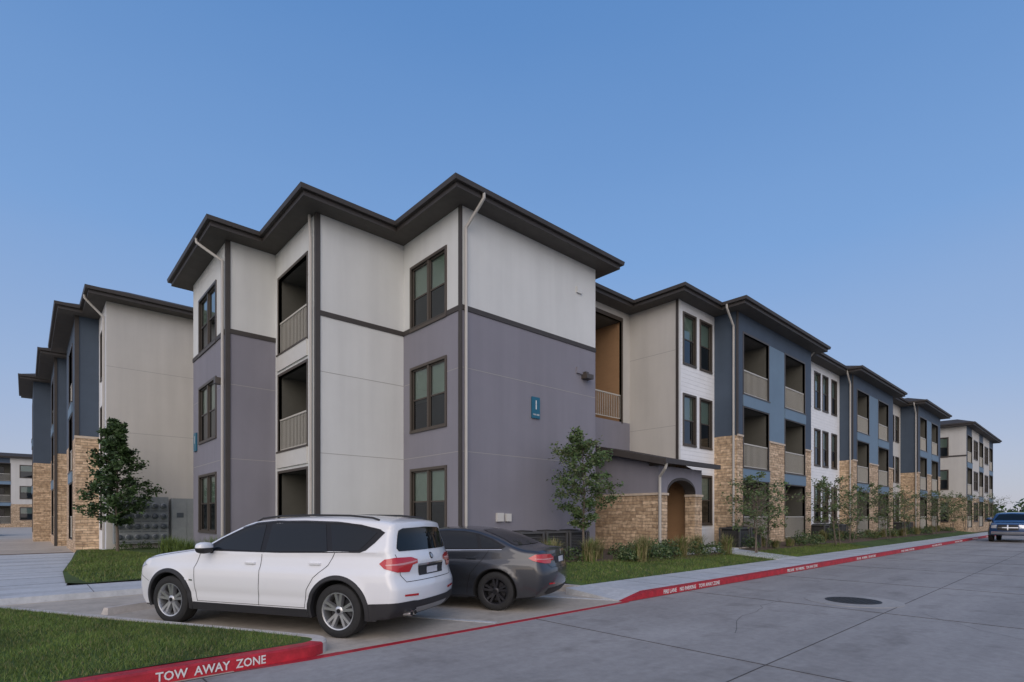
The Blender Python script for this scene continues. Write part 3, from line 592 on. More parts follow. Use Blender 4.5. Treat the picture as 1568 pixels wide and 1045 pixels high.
for i,(x,y,H,c,nl) in enumerate(((19.3,8.3,2.75,1.15,1500),(22.2,9.3,2.3,.8,700),(27.8,8.3,3.0,1.25,1900),(31.5,8.8,2.9,1.0,1100),(37.0,8.4,3.0,1.3,1700),(42.0,8.6,2.9,1.1,1200),(48.5,8.2,3.1,1.3,1500),(55.5,8.2,3.0,1.3,1400),(63.5,8.5,3.2,1.5,1400),(72,7.8,3.2,1.5,1400))):
    tree(x,y,.3,H,c,20+i,nl=nl,z0=.25,conic=False,leaf=.058,names=sm_,trunks=3,spread=.5,density=.75)
def shrubs(name,items,names,seed):
    rnd=random.Random(seed); mb=MB()
    for (x,y,z,r,h,n) in items:
        for i in range(n):
            a=rnd.uniform(0,2*math.pi); rr=r*math.sqrt(rnd.random()); hh=h*math.sqrt(max(0,1-(rr/r)**2))*rnd.uniform(.25,1.08)
            leafquad(mb,Vector((x+rr*math.cos(a),y+rr*math.sin(a),z+hh)),rnd.uniform(.025,.055),rnd,names)
    return mb.obj(name)
def grasses(name,items,names,seed):
    rnd=random.Random(seed); mb=MB()
    for (x,y,z,r,h,n) in items:
        for i in range(n):
            a=rnd.uniform(0,2*math.pi); b0=Vector((x+rnd.gauss(0,.08)*r*2,y+rnd.gauss(0,.08)*r*2,z)); out=Vector((math.cos(a),math.sin(a),0)); sp_=rnd.uniform(.2,1)*r; hh=h*rnd.uniform(.6,1.1); w=Vector((-out.y,out.x,0))*.007
            p1=b0+out*sp_*.35+Vector((0,0,hh*.6)); p2=b0+out*sp_+Vector((0,0,hh*(1-.25*sp_/r)))
            k=mb.mi(rnd.choice(names)); j=len(mb.v); mb.v.extend([tuple(b0-w),tuple(b0+w),tuple(p1+w),tuple(p1-w),tuple(p2)]); mb.f.append((j,j+1,j+2,j+3)); mb.m.append(k); mb.f.append((j+3,j+2,j+4)); mb.m.append(k)
    return mb.obj(name)
rr=random.Random(4); it=[];gi=[]
for i in range(90):
    x=13+i*.53+rr.uniform(-.3,.3)
    if 16.5<x<20.8: continue
    (it if rr.random()<.6 else gi).append((x,rr.uniform(8.8,9.8),.33,rr.uniform(.25,.5),rr.uniform(.3,.65),int(rr.uniform(180,380))))
for (x,y) in ((12.9,9.3),(13.6,9.6),(14.5,9.2),(15.2,9.6),(16.3,9.0),(13.9,10.3),(14.9,10.5),(17.3,8.9),(11.3,10.0),(14.1,9.7),(15.6,10.2)): it.append((x,y,.3,.38,.45,320))
for (x,y) in ((9.6,10.2),(10.2,9.7),(10.9,10.4),(11.6,9.6),(12.2,9.9),(9.4,11.2),(13.2,9.0),(15.6,9.1),(14.7,9.9),(16.9,9.3),(18.0,8.8)): gi.append((x,y,.3,.5,.8,260))
shrubs('shrubs',it,('leaf1','leaf2','leaf3','leaf4'),8); grasses('ornamental_grass',gi,('blade1','blade3','blade3'),9)
grasses('ornamental_grass',[(3.9+.45*i,17.0+1.1*math.sin(i*1.9),.2,.55,.9,320) for i in range(5)]+[(3.7,18.6+i*.9,.2,.5,.8,240) for i in range(5)],('blade1','blade2','leaf2'),10)
shrubs('shrubs',[(3.3+.6*i,16.0+.3*(i%2),.2,.35,.5,300) for i in range(4)]+[(2.9+.7*i,26.1,.2,.35,.4,200) for i in range(2)],('leaf1','leaf2'),12)
def blades(name,poly,n,zf,h,w,seed,clipf=None):
    rnd=random.Random(seed); mb=MB(); xs=[p[0] for p in poly]; ys=[p[1] for p in poly]; c=0
    idx=[mb.mi(k) for k in ('blade1','blade2','blade3')]
    while c<n:
        x=rnd.uniform(min(xs),max(xs)); y=rnd.uniform(min(ys),max(ys))
        if not inside((x,y),poly): continue
        c+=1; a=rnd.uniform(0,6.283); z=zf(x,y); hh=h*rnd.uniform(.5,1.2); dx=math.cos(a)*w; dy=math.sin(a)*w; lx=rnd.gauss(0,.5)*hh; ly=rnd.gauss(0,.5)*hh
        i=len(mb.v); mb.v.extend([(x-dx,y-dy,z-.005),(x+dx,y+dy,z-.005),(x+lx,y+ly,z+hh)]); mb.f.append((i,i+1,i+2)); mb.m.append(idx[0 if rnd.random()<.55 else (1 if rnd.random()<.78 else 2)])
    return mb.obj(name)
near=[(-2.2,6.24),(2.2,6.24),(2.42,6.34),(2.45,6.6),tuple((Vector((2.40,6.75,0))+U*7)[:2]),(-3.5,12.5)]
blades('lawn_grass_blades',near,75000,isz,.045,.004,1)
blades('lawn_grass_blades',[(9,7.52),(30,7.52),(30,8.9),(18,8.9),(9.2,9.8),(8.6,9.5)],26000,zr,.06,.007,2)
blades('lawn_grass_blades',[(1,15),(4.2,15),(4.2,18),(2.5,26),(1.6,26.5),(.75,18)],16000,lambda x,y:.14+.015*min(10,max(0,x+y-16)),.07,.008,3)
rnd=random.Random(77); dt=MB()
for i in range(60):
    if i<40: c=Vector((rnd.uniform(190,330),rnd.uniform(-60,45),0))
    else: c=Vector((rnd.uniform(-80,-8),rnd.uniform(190,260),0))
    h=rnd.uniform(4,7.5); w=rnd.uniform(4,9)
    for j in range(120):
        th=rnd.uniform(0,6.283); r_=math.sqrt(rnd.random()); q=c+Vector((w*r_*math.cos(th),w*r_*math.sin(th),h*rnd.uniform(.05,1)*math.sqrt(1-r_*r_*.9))); leafquad(dt,q,rnd.uniform(.6,1.3),rnd,('leaf1','leaf3'))
dt.obj('distant_trees')
# ---------------------------------------------------------------- vehicles
def sm(a,b,x): 
    t=max(0,min(1,(x-a)/(b-a))); return t*t*(3-2*t)
def catmull(P,step):
    out=[]; n=len(P)
    for i in range(n-1):
        p0=Vector(P[max(i-1,0)]);p1=Vector(P[i]);p2=Vector(P[i+1]);p3=Vector(P[min(i+2,n-1)])
        k=max(1,int((p2-p1).length/step+.5)); L=(p2-p1).length
        t1=(p2-p0); t2=(p3-p1)
        t1=t1.normalized()*L; t2=t2.normalized()*L
        for j in range(k):
            t=j/k; h00=2*t**3-3*t*t+1;h10=t**3-2*t*t+t;h01=-2*t**3+3*t*t;h11=t**3-t*t
            out.append(p1*h00+t1*h10+p2*h01+t2*h11)
    out.append(Vector(P[-1])); return out
class Car:
    def __init__(s,name,top,zsill,wb,wr,archR,W,belt,tum,roofw,loc,heading,paint,frontc=.24,rearc=.14,crease=.88,rr=.085,planF=.16,planR=.12):
        s.e=empty(name,loc,heading); s.W=W; s.belt=belt; s.paint=paint; s.wb=wb; s.wr=wr; s.archR=archR
        xf=max(p[0] for p in top); xr=min(p[0] for p in top); s.xf=xf; s.xr=xr
        def w(x,z):
            b=belt(x)
            lo=W-.055*abs((min(z,b)-.62)/.42)**2.2
            lo+= -.020+.022*(1-sm(crease-.012,crease+.022,z))
            lo-= .012*math.exp(-((z-.50)/.05)**2)*(1 if abs(x)<wb/2-.35 else 0.0)
            t=sm(b-.03,b+.05,z); up=W-.055-(z-b)*tum
            v=lo*(1-t)+up*t
            for ax in (wb/2,-wb/2):
                d=math.hypot(x-ax,z-wr); v+=.018*(1-sm(archR+.01,archR+.10,d))
            v-=planF*max(0,(x-wb/2+.25)/(xf-wb/2+.25))**2.4
            v-=planR*max(0,(-x-wb/2+.15)/(-xr-wb/2+.15))**2.2
            return v
        s.w=w
        T=catmull(top,.045)
        bot=[]
        zc=wr; a=math.asin(max(-1,min(1,(zsill-zc)/archR)))
        def arch(cx):
            return [Vector((cx-archR*math.cos(a+(math.pi-2*a)*i/26),zc+archR*math.sin(a+(math.pi-2*a)*i/26))) for i in range(27)]
        A=arch(-wb/2); Bq=arch(wb/2)
        def line(p,q,st=.08):
            n=max(1,int((q-p).length/st)); return [p+(q-p)*i/n for i in range(1,n)]
        bot+=line(T[-1],A[0])+A+line(A[-1],Bq[0])+Bq+line(Bq[-1],T[0])
        P=T+bot; fl=[0]*len(T)+[1]*len(bot); n=len(P)
        mb=MB(); rings=[]
        angs=[0,25,50,72,90]
        for i in range(n):
            p=P[i]; d=(P[(i+1)%n]-P[i-1]).normalized(); nn=Vector((-d.y,d.x))
            r=.02 if fl[i] else rr
            if not fl[i]:
                dd=min(i,len(T)-1-i); r=.02+(rr-.02)*min(1,dd/5)
            cx=-frontc*sm(xf-.6,xf-.02,p.x)+rearc*sm(-xr-.45,-xr-.02,-p.x)
            cz=.045*sm(.75,1.0,p.y)
            q=p+nn*r+Vector((cx,-cz)); ww=w(q.x,q.y); k=min(.4,r/ww)
            yf=[j*(1-k)/6 for j in range(6)]; dl=[0]*6
            for a_ in angs: yf.append(1-k+k*math.sin(math.radians(a_))); dl.append(r*(1-math.cos(math.radians(a_))))
            half=[]
            for f,de in zip(yf,dl):
                v=p+nn*de+Vector((cx*f**2.4,-cz*f*f)); half.append((v.x,ww*f,v.y))
            ring=[(x,-y,z) for x,y,z in half[:0:-1]]+half
            rings.append(ring)
        m=len(rings[0])
        for rg in rings: mb.v.extend(rg)
        pi=mb.mi(paint); ui=mb.mi('underbody')
        for i in range(n):
            j=(i+1)%n
            for k in range(m-1):
                mb.f.append((i*m+k,i*m+k+1,j*m+k+1,j*m+k)); mb.m.append(ui if (fl[i] or fl[j]) else pi)
        Q=[Vector((rg[-1][0],rg[-1][2])) for rg in rings]; poly=[(v.x,v.y) for v in Q]
        g=[]; st=.04; x=xr
        while x<xf:
            z=zsill
            while z<2.2:
                if inside((x,z),poly) and min((v-Vector((x,z))).length for v in Q)>.025: g.append(Vector((x,z)))
                z+=st
            x+=st*1.6
        rs=delaunay_2d_cdt(Q+g,[],[list(range(n))],1,1e-6)
        for sgn in (1,-1):
            base=len(mb.v)
            for v in rs[0]: mb.v.append((v.x,sgn*w(v.x,v.y),v.y))
            for f in rs[2]:
                c=sum((rs[0][i] for i in f),Vector((0,0)))/len(f)
                if inside(c,poly): mb.f.append(tuple(base+i for i in f)); mb.m.append(pi)
        o=mb.obj('body',s.e,32,fixn=True)
        bm=bmesh.new(); bm.from_mesh(o.data); s.bvh=BVHTree.FromBMesh(bm); bm.free()
        s.d=MB()
    def cast(s,view,a,b):
        if view=='L': o,d=Vector((a,4,b)),Vector((0,-1,0))
        elif view=='R': o,d=Vector((a,-4,b)),Vector((0,1,0))
        elif view=='rear': o,d=Vector((-6,a,b)),Vector((1,0,0))
        else: o,d=Vector((6,a,b)),Vector((-1,0,0))
        h=s.bvh.ray_cast(o,d)
        if h[0] is None: return None
        nn=h[1] if h[1].dot(d)<0 else -h[1]
        return h[0],nn
    def _fill(s,poly,step,fn,m):
        P=[Vector(p) for p in densify(poly,step)]; n=len(P); pl=[tuple(p) for p in P]; g=[]
        xs=[p[0] for p in poly]; zs=[p[1] for p in poly]; x=min(xs)+step*.5
        while x<max(xs):
            z=min(zs)+step*.5
            while z<max(zs):
                if inside((x,z),pl) and min((v-Vector((x,z))).length for v in P)>step*.4: g.append(Vector((x,z)))
                z+=step
            x+=step
        rs=delaunay_2d_cdt(P+g,[],[list(range(n))],1,1e-6); base=len(s.d.v); ok=[]
        for v in rs[0]:
            h=fn(v)
            ok.append(h is not None); s.d.v.append(h if h is not None else (0,0,0))
        k=s.d.mi(m)
        for f in rs[2]:
            c=sum((rs[0][i] for i in f),Vector((0,0)))/len(f)
            if inside(c,pl) and all(ok[i] for i in f): s.d.f.append(tuple(base+i for i in f)); s.d.m.append(k)
    def decal(s,view,poly,m,off=.004,step=.045):
        def fn(v):
            h=s.cast(view,v.x,v.y)
            if h is None or (view in 'LR' and abs(h[0].y)<.3): return None
            return tuple(h[0]+h[1]*off)
        s._fill(poly,step,fn,m)
    def sides(s,poly,m,off=.004,**k):
        for v in 'LR': s.decal(v,poly,m,off,**k)
    def mir(s,view,poly,m,off=.004,**k):
        s.decal(view,poly,m,off,**k); s.decal(view,[(-a,b) for a,b in poly][::-1],m,off,**k)
    def wrap(s,poly,m,off=.006,step=.035):
        px=s.xr+.45; py=.35
        for sg_ in (1,-1):
            def fn(v):
                th=max(0.02,min(math.pi/2+.28,math.pi/4+v.x*2.0))
                d=Vector((math.cos(th),-sg_*math.sin(th),0)); o=Vector((px,sg_*py,v.y))-d*3
                h=s.bvh.ray_cast(o,d)
                if h[0] is None: return None
                nn=h[1] if h[1].dot(d)<0 else -h[1]
                return tuple(h[0]+nn*off)
            s._fill(poly,step,fn,m)
    def archring(s,r1,off,m,a0=-14,a1=194,n=44):
        k=s.d.mi(m); R0=s.archR-.004
        for ax in (s.wb/2,-s.wb/2):
            for sg_ in (1,-1):
                base=len(s.d.v)
                for i in range(n+1):
                    t=math.radians(a0+(a1-a0)*i/n)
                    def q(r,o): 
                        x=ax+r*math.cos(t); z=s.wr+r*math.sin(t); y=s.w(ax+max(r,s.archR+.02)*math.cos(t),s.wr+max(r,s.archR+.02)*math.sin(t)); return (x,sg_*(y+o),z)
                    s.d.v.extend([q(R0,-.06),q(R0,off*.5),q(R0+.012,off),q(r1-.008,off),q(r1,-.01)])
                for i in range(n):
                    for j in range(4):
                        a=base+i*5+j; s.d.f.append((a,a+1,a+6,a+5)); s.d.m.append(k)
    def sill(s,x0,x1,z0,z1,off,m,n=24):
        k=s.d.mi(m)
        for sg_ in (1,-1):
            base=len(s.d.v)
            for i in range(n+1):
                x=x0+(x1-x0)*i/n
                s.d.v.extend([(x,sg_*(s.w(x,z0)-.06),z0),(x,sg_*(s.w(x,z0)+off),z0),(x,sg_*(s.w(x,z1)+off),z1-.01),(x,sg_*(s.w(x,z1)-.01),z1)])
            for i in range(n):
                for j in range(3):
                    a=base+i*4+j; s.d.f.append((a,a+1,a+5,a+4)); s.d.m.append(k)
    def seam(s,view,pts,w=.008,m='gap',off=.003):
        for a,b in zip(pts[:-1],pts[1:]):
            a=Vector(a);b=Vector(b); d=(b-a).normalized(); q=Vector((-d.y,d.x))*w/2; a=a-d*w*.3; b=b+d*w*.3
            s.decal(view,[tuple(a-q),tuple(b-q),tuple(b+q),tuple(a+q)],m,off,step=.05)
    def wheels(s,rim,spokes=5,double=True,m='alloy',y=None,flat=False):
        mb=MB(); rt=s.wr
        for ax in (s.wb/2,-s.wb/2):
            for sg_ in (1,-1):
                c=(ax,sg_*(s.W-.135),rt)
                mb.lathe([(rim,-.11),(rt-.03,-.12),(rt-.006,-.10),(rt,-.08),(rt,.08),(rt-.006,.10),(rt-.03,.118),(rim+.03,.122),(rim+.004,.112),(rim,.10)],c,'tyre',48,'y',sg_)
                mb.lathe([(rim+.003,.112),(rim-.012,.108),(rim-.02,.09),(rim-.03,.0),(rim-.035,-.09)],c,m,48,'y',sg_)
                mb.lathe([(rim-.03,-.02),(.16,-.02)],c,'underbody',32,'y',sg_); mb.lathe([(.165,.0),(.165,.015),(0.02,.015)],c,'dark_alloy',32,'y',sg_)
                mb.lathe([(.062,.03),(.062,.082),(.05,.09),(0.001,.09)],c,m,24,'y',sg_); mb.lathe([(.03,.091),(.03,.094),(.001,.094)],c,'car_black',16,'y',sg_)
                for i in range(spokes):
                    for da in ((-.19,.19) if double else (0,)):
                        t0=2*math.pi*(i+.25)/spokes; t1=t0+da
                        p0=Vector((.045*math.cos(t0+da*.7),0,.045*math.sin(t0+da*.7))); p1=Vector(((rim-.012)*math.cos(t1),0,(rim-.012)*math.sin(t1)))
                        d=(p1-p0).normalized(); q=Vector((-d.z,0,d.x)); w0,w1=(.026,.027) if double else (.035,.03)
                        C=Vector(c); Y=Vector((0,sg_,0))
                        mb.hexa([C+p0-q*w0+Y*.03,C+p0+q*w0+Y*.03,C+p1+q*w1+Y*.045,C+p1-q*w1+Y*.045,C+p0-q*w0*.7+Y*.083,C+p0+q*w0*.7+Y*.083,C+p1+q*w1*.7+Y*.098,C+p1-q*w1*.7+Y*.098],m)
        mb.obj('wheels',s.e,35,fixn=False)
    def mirror(s,x,z,m2=None,sz=1.0):
        mb=MB()
        for sg_ in (1,-1):
            y0=s.w(x,z)
            cx,cy,cz=x,sg_*(y0+.14),z+.05
            base=len(mb.v); nu,nv=12,8
            for i in range(nv+1):
                th=math.pi*i/nv
                for j in range(nu):
                    ph=2*math.pi*j/nu; X=math.sin(th)*math.cos(ph);Y=math.cos(th);Z=math.sin(th)*math.sin(ph)
                    f=lambda v,p:math.copysign(abs(v)**p,v)
                    mb.v.append((cx+.085*sz*f(X,.7),cy+.125*sz*f(Y,.75),cz+.085*sz*f(Z,.75)))
            for i in range(nv):
                for j in range(nu):
                    a=base+i*nu+j;b=base+i*nu+(j+1)%nu; mb.f.append((a,b,b+nu,a+nu)); mb.m.append(mb.mi('cladding' if 6<=j<12 else (m2 or s.paint)))
            mb.tube([(x,sg_*(y0-.02),z-.02),(cx,cy-sg_*.06,cz-.04)],[.03,.025],'cladding',6)
        mb.obj('door_mirrors',s.e,50)
    def handle(s,x,z,m=None):
        for sg_ in (1,-1):
            y=s.w(x,z); mb=s.d; 
            mb.hexa([(x-.10,sg_*(y-.01),z-.014),(x+.10,sg_*(y-.01),z-.014),(x+.10,sg_*(y-.01),z+.014),(x-.10,sg_*(y-.01),z+.014),(x-.085,sg_*(y+.03),z-.011),(x+.085,sg_*(y+.03),z-.011),(x+.085,sg_*(y+.03),z+.011),(x-.085,sg_*(y+.03),z+.011)],m or s.paint)
    def done(s): s.d.obj('glass_lights_and_trim',s.e,30)
def arcpts(cx,cz,r,a0,a1,n=16): return [(cx+r*math.cos(math.radians(a0+(a1-a0)*i/n)),cz+r*math.sin(math.radians(a0+(a1-a0)*i/n))) for i in range(n+1)]
def place(left_rear_contact,heading,wb,W):
    h=math.radians(heading); u=Vector((math.cos(h),math.sin(h),0)); rt=Vector((u.y,-u.x,0))
    c=Vector((*left_rear_contact,0))+u*wb/2+rt*(W-.12); return (c.x,c.y,0),h
def suv(name,loc,h,paint,detail=True):
    top=[(2.30,.25),(2.40,.34),(2.44,.50),(2.44,.70),(2.41,.86),(2.33,.955),(2.15,1.01),(1.75,1.075),(1.30,1.13),(1.08,1.16),(.96,1.19),(.62,1.36),(.30,1.505),(.10,1.565),(-.25,1.60),(-.8,1.62),(-1.4,1.615),(-1.9,1.585),(-2.12,1.56),(-2.24,1.53),(-2.26,1.495),(-2.27,1.37),(-2.34,1.14),(-2.39,1.05),(-2.40,.95),(-2.39,.84),(-2.42,.74),(-2.45,.68),(-2.45,.52),(-2.41,.36),(-2.32,.28)]
    c=Car(name,top,.25,3.0,.355,.415,.94,lambda x:1.055-.022*x,.46,.6,loc,h,paint)
    c.archring(.478,.012,'cladding')
    c.sill(-1.03,1.03,.245,.36,.012,'cladding'); c.sill(-2.06,-1.93,.245,.47,.010,'cladding',5)
    dlo=[(.93,1.10),(.60,1.285),(.28,1.43),(.05,1.495),(-.3,1.525),(-.8,1.53),(-1.35,1.515),(-1.72,1.48),(-2.02,1.42),(-2.09,1.385),(-1.98,1.25),(-1.88,1.155),(-1.80,1.125),(-.5,1.095)]
    c.sides(dlo,'car_black',.004)
    c.sides([(.74,1.125),(.57,1.262),(.27,1.405),(.04,1.468),(-.12,1.485),(-.17,1.11)],'car_glass',.008)
    c.sides([(-.26,1.115),(-.23,1.49),(-.5,1.502),(-1.0,1.500),(-1.15,1.49),(-1.30,1.13)],'car_glass',.008)
    c.sides([(-1.38,1.135),(-1.235,1.485),(-1.5,1.475),(-1.75,1.445),(-1.98,1.385),(-1.86,1.235),(-1.78,1.150)],'car_glass',.008)
    for v in 'LR':
        c.seam(v,[(.93,1.09),(1.00,.85),(.97,.55),(.93,.37)]); c.seam(v,[(-.20,1.10),(-.21,.7),(-.20,.37)]); c.seam(v,[(-1.42,1.12),(-1.33,.95),(-1.12,.78),(-1.02,.62),(-.98,.37)])
        c.seam(v,[(.93,.375),(-.98,.375)],.006)
        c.seam(v,[(1.96,.62),(2.15,.70),(2.25,.80)],.006)
        c.seam(v,[(1.0,1.11),(1.6,1.03),(2.1,.95)],.005)
        c.seam(v,[(-2.02,1.42),(-1.72,1.485),(-1.35,1.52),(-.8,1.535),(-.3,1.53),(.05,1.50),(.28,1.435)],.010,'cladding',.009)
    c.sides([(1.02,.66),(1.22,.675),(1.22,.69),(1.02,.68)],'chrome',.006)
    c.sides([(2.02,.86),(2.34,.76),(2.34,.86),(2.2,.93)],'head_clear',.006)
    c.wrap([(-.36,.975),(-.36,1.025),(-.20,1.055),(.10,1.06),(.24,1.04),(.31,.985),(.24,.925),(.08,.875),(-.14,.865),(-.22,.955)],'tail_red',.010)
    c.wrap([(-.33,.995),(-.33,1.01),(.05,.985),(.22,.975),(.22,.96),(.0,.965)],'tail_clear',.014)
    c.wrap([(-.39,.29),(-.39,.47),(-.2,.49),(.1,.49),(.44,.47),(.44,.27),(.1,.275)],'cladding',.008)
    c.wrap([(-.30,.545),(-.02,.56),(-.02,.585),(-.30,.575)],'tail_red',.008)
    c.handle(-.02,.945); c.handle(-1.12,.965)
    c.mirror(.72,1.10)
    c.mir('rear',[(0,1.14),(0,1.455),(.50,1.44),(.58,1.41),(.68,1.18),(.65,1.14)],'car_glass',.006)
    c.decal('rear',[(-.34,.80),(.34,.80),(.36,.935),(-.36,.935)],'cladding',.005); c.decal('rear',[(-.155,.815),(.155,.815),(.155,.905),(-.155,.905)],'plate',.012); c.decal('rear',[(-.36,.935),(.36,.935),(.36,.960),(-.36,.960)],'chrome',.008)
    c.decal('rear',arcpts(0,1.05,.045,0,345,15),'car_black',.006,step=.02); c.decal('rear',arcpts(0,1.05,.028,0,345,15),'head_clear',.009,step=.02)
    c.decal('rear',[(-.46,.29),(.46,.29),(.46,.48),(-.46,.48)],'cladding',.007); c.decal('rear',[(-.40,.31),(.40,.31),(.44,.39),(-.44,.39)],'skid',.012)
    c.seam('rear',[(-.72,1.10),(-.70,.84),(-.62,.74),(.62,.74),(.70,.84),(.72,1.10)])
    for y in (.50,.60): c.d.tube([(-2.25,y,.33),(-2.42,y,.33)],.036,'chrome',14); c.d.tube([(-2.40,y,.33),(-2.425,y,.33)],.028,'gap',14)
    c.mir('front',[(0,1.21),(0,1.50),(.52,1.47),(.66,1.24),(.64,1.21)],'car_glass',.006)
    c.mir('front',[(.05,.66),(.05,.88),(.34,.88),(.38,.68)],'cladding',.006); c.mir('front',[(.45,.78),(.45,.90),(.68,.90),(.70,.80)],'head_clear',.006); c.mir('front',[(0,.3),(0,.5),(.6,.5),(.65,.33)],'cladding',.006)
    for sg_ in (1,-1):
        ys=lambda x:sg_*(c.w(x,1.5)-.045)
        pts=[(.10,1.525),(.0,1.57),(-.3,1.60),(-.9,1.617),(-1.5,1.61),(-1.85,1.58),(-1.95,1.55)]
        c.d.tube([(x,ys(x),z) for x,z in pts],.014,'cladding',6)
    c.wheels(.245,5,True); c.done(); return c
loc,h=place((3.12,6.80),118.5,3.0,.94)
suv('parked_suv',loc,h,'car_white')
def sedan(name,loc,h,paint,wm='dark_alloy'):
    top=[(2.30,.22),(2.42,.30),(2.47,.45),(2.45,.62),(2.36,.74),(2.15,.81),(1.7,.89),(1.25,.95),(1.0,.985),(.86,1.02),(.50,1.18),(.15,1.325),(-.08,1.385),(-.45,1.42),(-.85,1.415),(-1.15,1.37),(-1.5,1.26),(-1.80,1.13),(-1.98,1.075),(-2.2,1.06),(-2.34,1.045),(-2.39,1.02),(-2.40,.93),(-2.41,.80),(-2.45,.68),(-2.46,.5),(-2.41,.34),(-2.32,.25)]
    c=Car(name,top,.21,3.0,.33,.375,.93,lambda x:.965-.022*x,.50,.6,loc,h,paint,crease=.82,rearc=.17)
    c.sides([(.77,1.01),(.43,1.155),(.11,1.28),(-.15,1.332),(-.5,1.352),(-.85,1.342),(-1.14,1.298),(-1.41,1.212),(-1.67,1.085),(-1.58,1.04),(-.5,1.012)],'car_black',.005)
    c.sides([(.62,1.03),(.42,1.13),(.10,1.255),(-.14,1.31),(-.20,1.025)],'car_glass',.008); c.sides([(-.27,1.028),(-.23,1.32),(-.5,1.33),(-.84,1.32),(-1.08,1.28),(-1.18,1.045)],'car_glass',.008); c.sides([(-1.24,1.05),(-1.15,1.27),(-1.38,1.195),(-1.58,1.09),(-1.54,1.06)],'car_glass',.008)
    for v in 'LR':
        c.seam(v,[(.77,1.003),(-.5,1.005),(-1.6,1.033)],.009,'chrome',.008)
        c.seam(v,[(.86,1.0),(.95,.8),(.93,.5),(.88,.28)]); c.seam(v,[(-.23,1.01),(-.24,.6),(-.22,.28)]); c.seam(v,[(-1.38,1.03),(-1.25,.85),(-1.05,.62),(-1.0,.45),(-.98,.28)])
    c.wrap([(-.34,.86),(-.34,.90),(-.20,.955),(.08,.965),(.22,.955),(.33,.90),(.24,.85),(.05,.81),(-.16,.80),(-.22,.845)],'tail_red',.010)
    c.wrap([(-.30,.872),(-.30,.888),(.05,.885),(.22,.895),(.22,.88),(.0,.868)],'tail_clear',.014)
    c.wrap([(-.30,.44),(-.06,.455),(-.06,.48),(-.30,.465)],'tail_red',.008)
    c.sides([(2.05,.72),(2.38,.62),(2.36,.72),(2.2,.79)],'head_clear',.006)
    c.sill(-1.02,1.02,.205,.245,.006,'cladding')
    c.handle(-.02,.865); c.handle(-1.05,.885); c.mirror(.66,.99,sz=.9)
    c.mir('rear',[(0,1.10),(0,1.375),(.48,1.36),(.56,1.32),(.69,1.13),(.66,1.10)],'car_glass',.006)
    c.decal('rear',[(-.30,.79),(.30,.79),(.32,.91),(-.32,.91)],'cladding',.005); c.decal('rear',[(-.155,.80),(.155,.80),(.155,.895),(-.155,.895)],'plate',.012); c.decal('rear',arcpts(0,.97,.04,0,345,15),'head_clear',.007,step=.02)
    c.mir('rear',[(0,.27),(.55,.27),(.64,.30),(.60,.38),(0,.38)],'cladding',.007)
    c.seam('rear',[(-.60,1.04),(-.60,.78),(-.52,.73),(.52,.73),(.60,.78),(.60,1.04)],.006)
    c.mir('front',[(0,1.04),(0,1.33),(.50,1.30),(.66,1.07),(.64,1.04)],'car_glass',.006); c.mir('front',[(.05,.50),(.05,.70),(.32,.70),(.36,.52)],'cladding',.006); c.mir('front',[(.45,.62),(.45,.74),(.66,.74),(.68,.64)],'head_clear',.006); c.mir('front',[(0,.26),(0,.4),(.6,.4),(.62,.28)],'cladding',.006)
    c.wheels(.225,5,True,wm); c.done(); return c
loc,h=place((5.98,6.98),118.5,3.0,.93)
sedan('parked_sedan',loc,h,'car_grey')
sedan('parked_sedan',(-2.6,62,0),math.radians(270),'car_black','alloy')
def pickup(loc,h):
    top=[(2.75,.42),(2.88,.50),(2.92,.7),(2.90,1.02),(2.84,1.14),(2.5,1.20),(1.9,1.25),(1.45,1.28),(1.30,1.32),(.95,1.58),(.70,1.76),(.5,1.83),(.1,1.86),(-.5,1.85),(-.75,1.80),(-.85,1.55),(-.90,1.36),(-.95,1.34),(-1.6,1.34),(-2.7,1.34),(-2.82,1.32),(-2.84,1.1),(-2.85,.75),(-2.86,.55),(-2.78,.46)]
    c=Car('pickup_truck',top,.42,3.6,.40,.47,1.0,lambda x:1.28,.35,.7,loc,h,'car_blue',crease=1.05,rr=.06,frontc=.12,rearc=.03,planR=.02)
    c.sides([(1.15,1.33),(.72,1.66),(.45,1.74),(-.6,1.74),(-.72,1.36)],'car_glass',.006)
    for v in 'LR': c.seam(v,[(.25,1.75),(.25,.45)]); c.seam(v,[(-.85,1.35),(-.86,.5)]); c.seam(v,[(1.25,1.3),(1.25,.5)])
    c.mir('front',[(0,1.36),(0,1.76),(.60,1.73),(.78,1.40),(.76,1.36)],'car_glass',.006); c.mir('front',[(0,.72),(0,1.08),(.46,1.08),(.50,.74)],'cladding',.006)
    c.mir('front',[(0,.88),(0,.93),(.47,.93),(.48,.88)],'chrome',.015); c.decal('front',[(-.03,.73),(.03,.73),(.03,1.07),(-.03,1.07)],'chrome',.015)
    c.mir('front',[(.52,.86),(.50,1.08),(.76,1.06),(.78,.88)],'head_clear',.008); c.mir('front',[(0,.48),(0,.66),(.76,.66),(.78,.5)],'chrome',.008)
    c.mirror(.95,1.36,sz=1.3); c.wheels(.26,6,False); c.done()
pickup((47.5,4.0,0),math.radians(180))
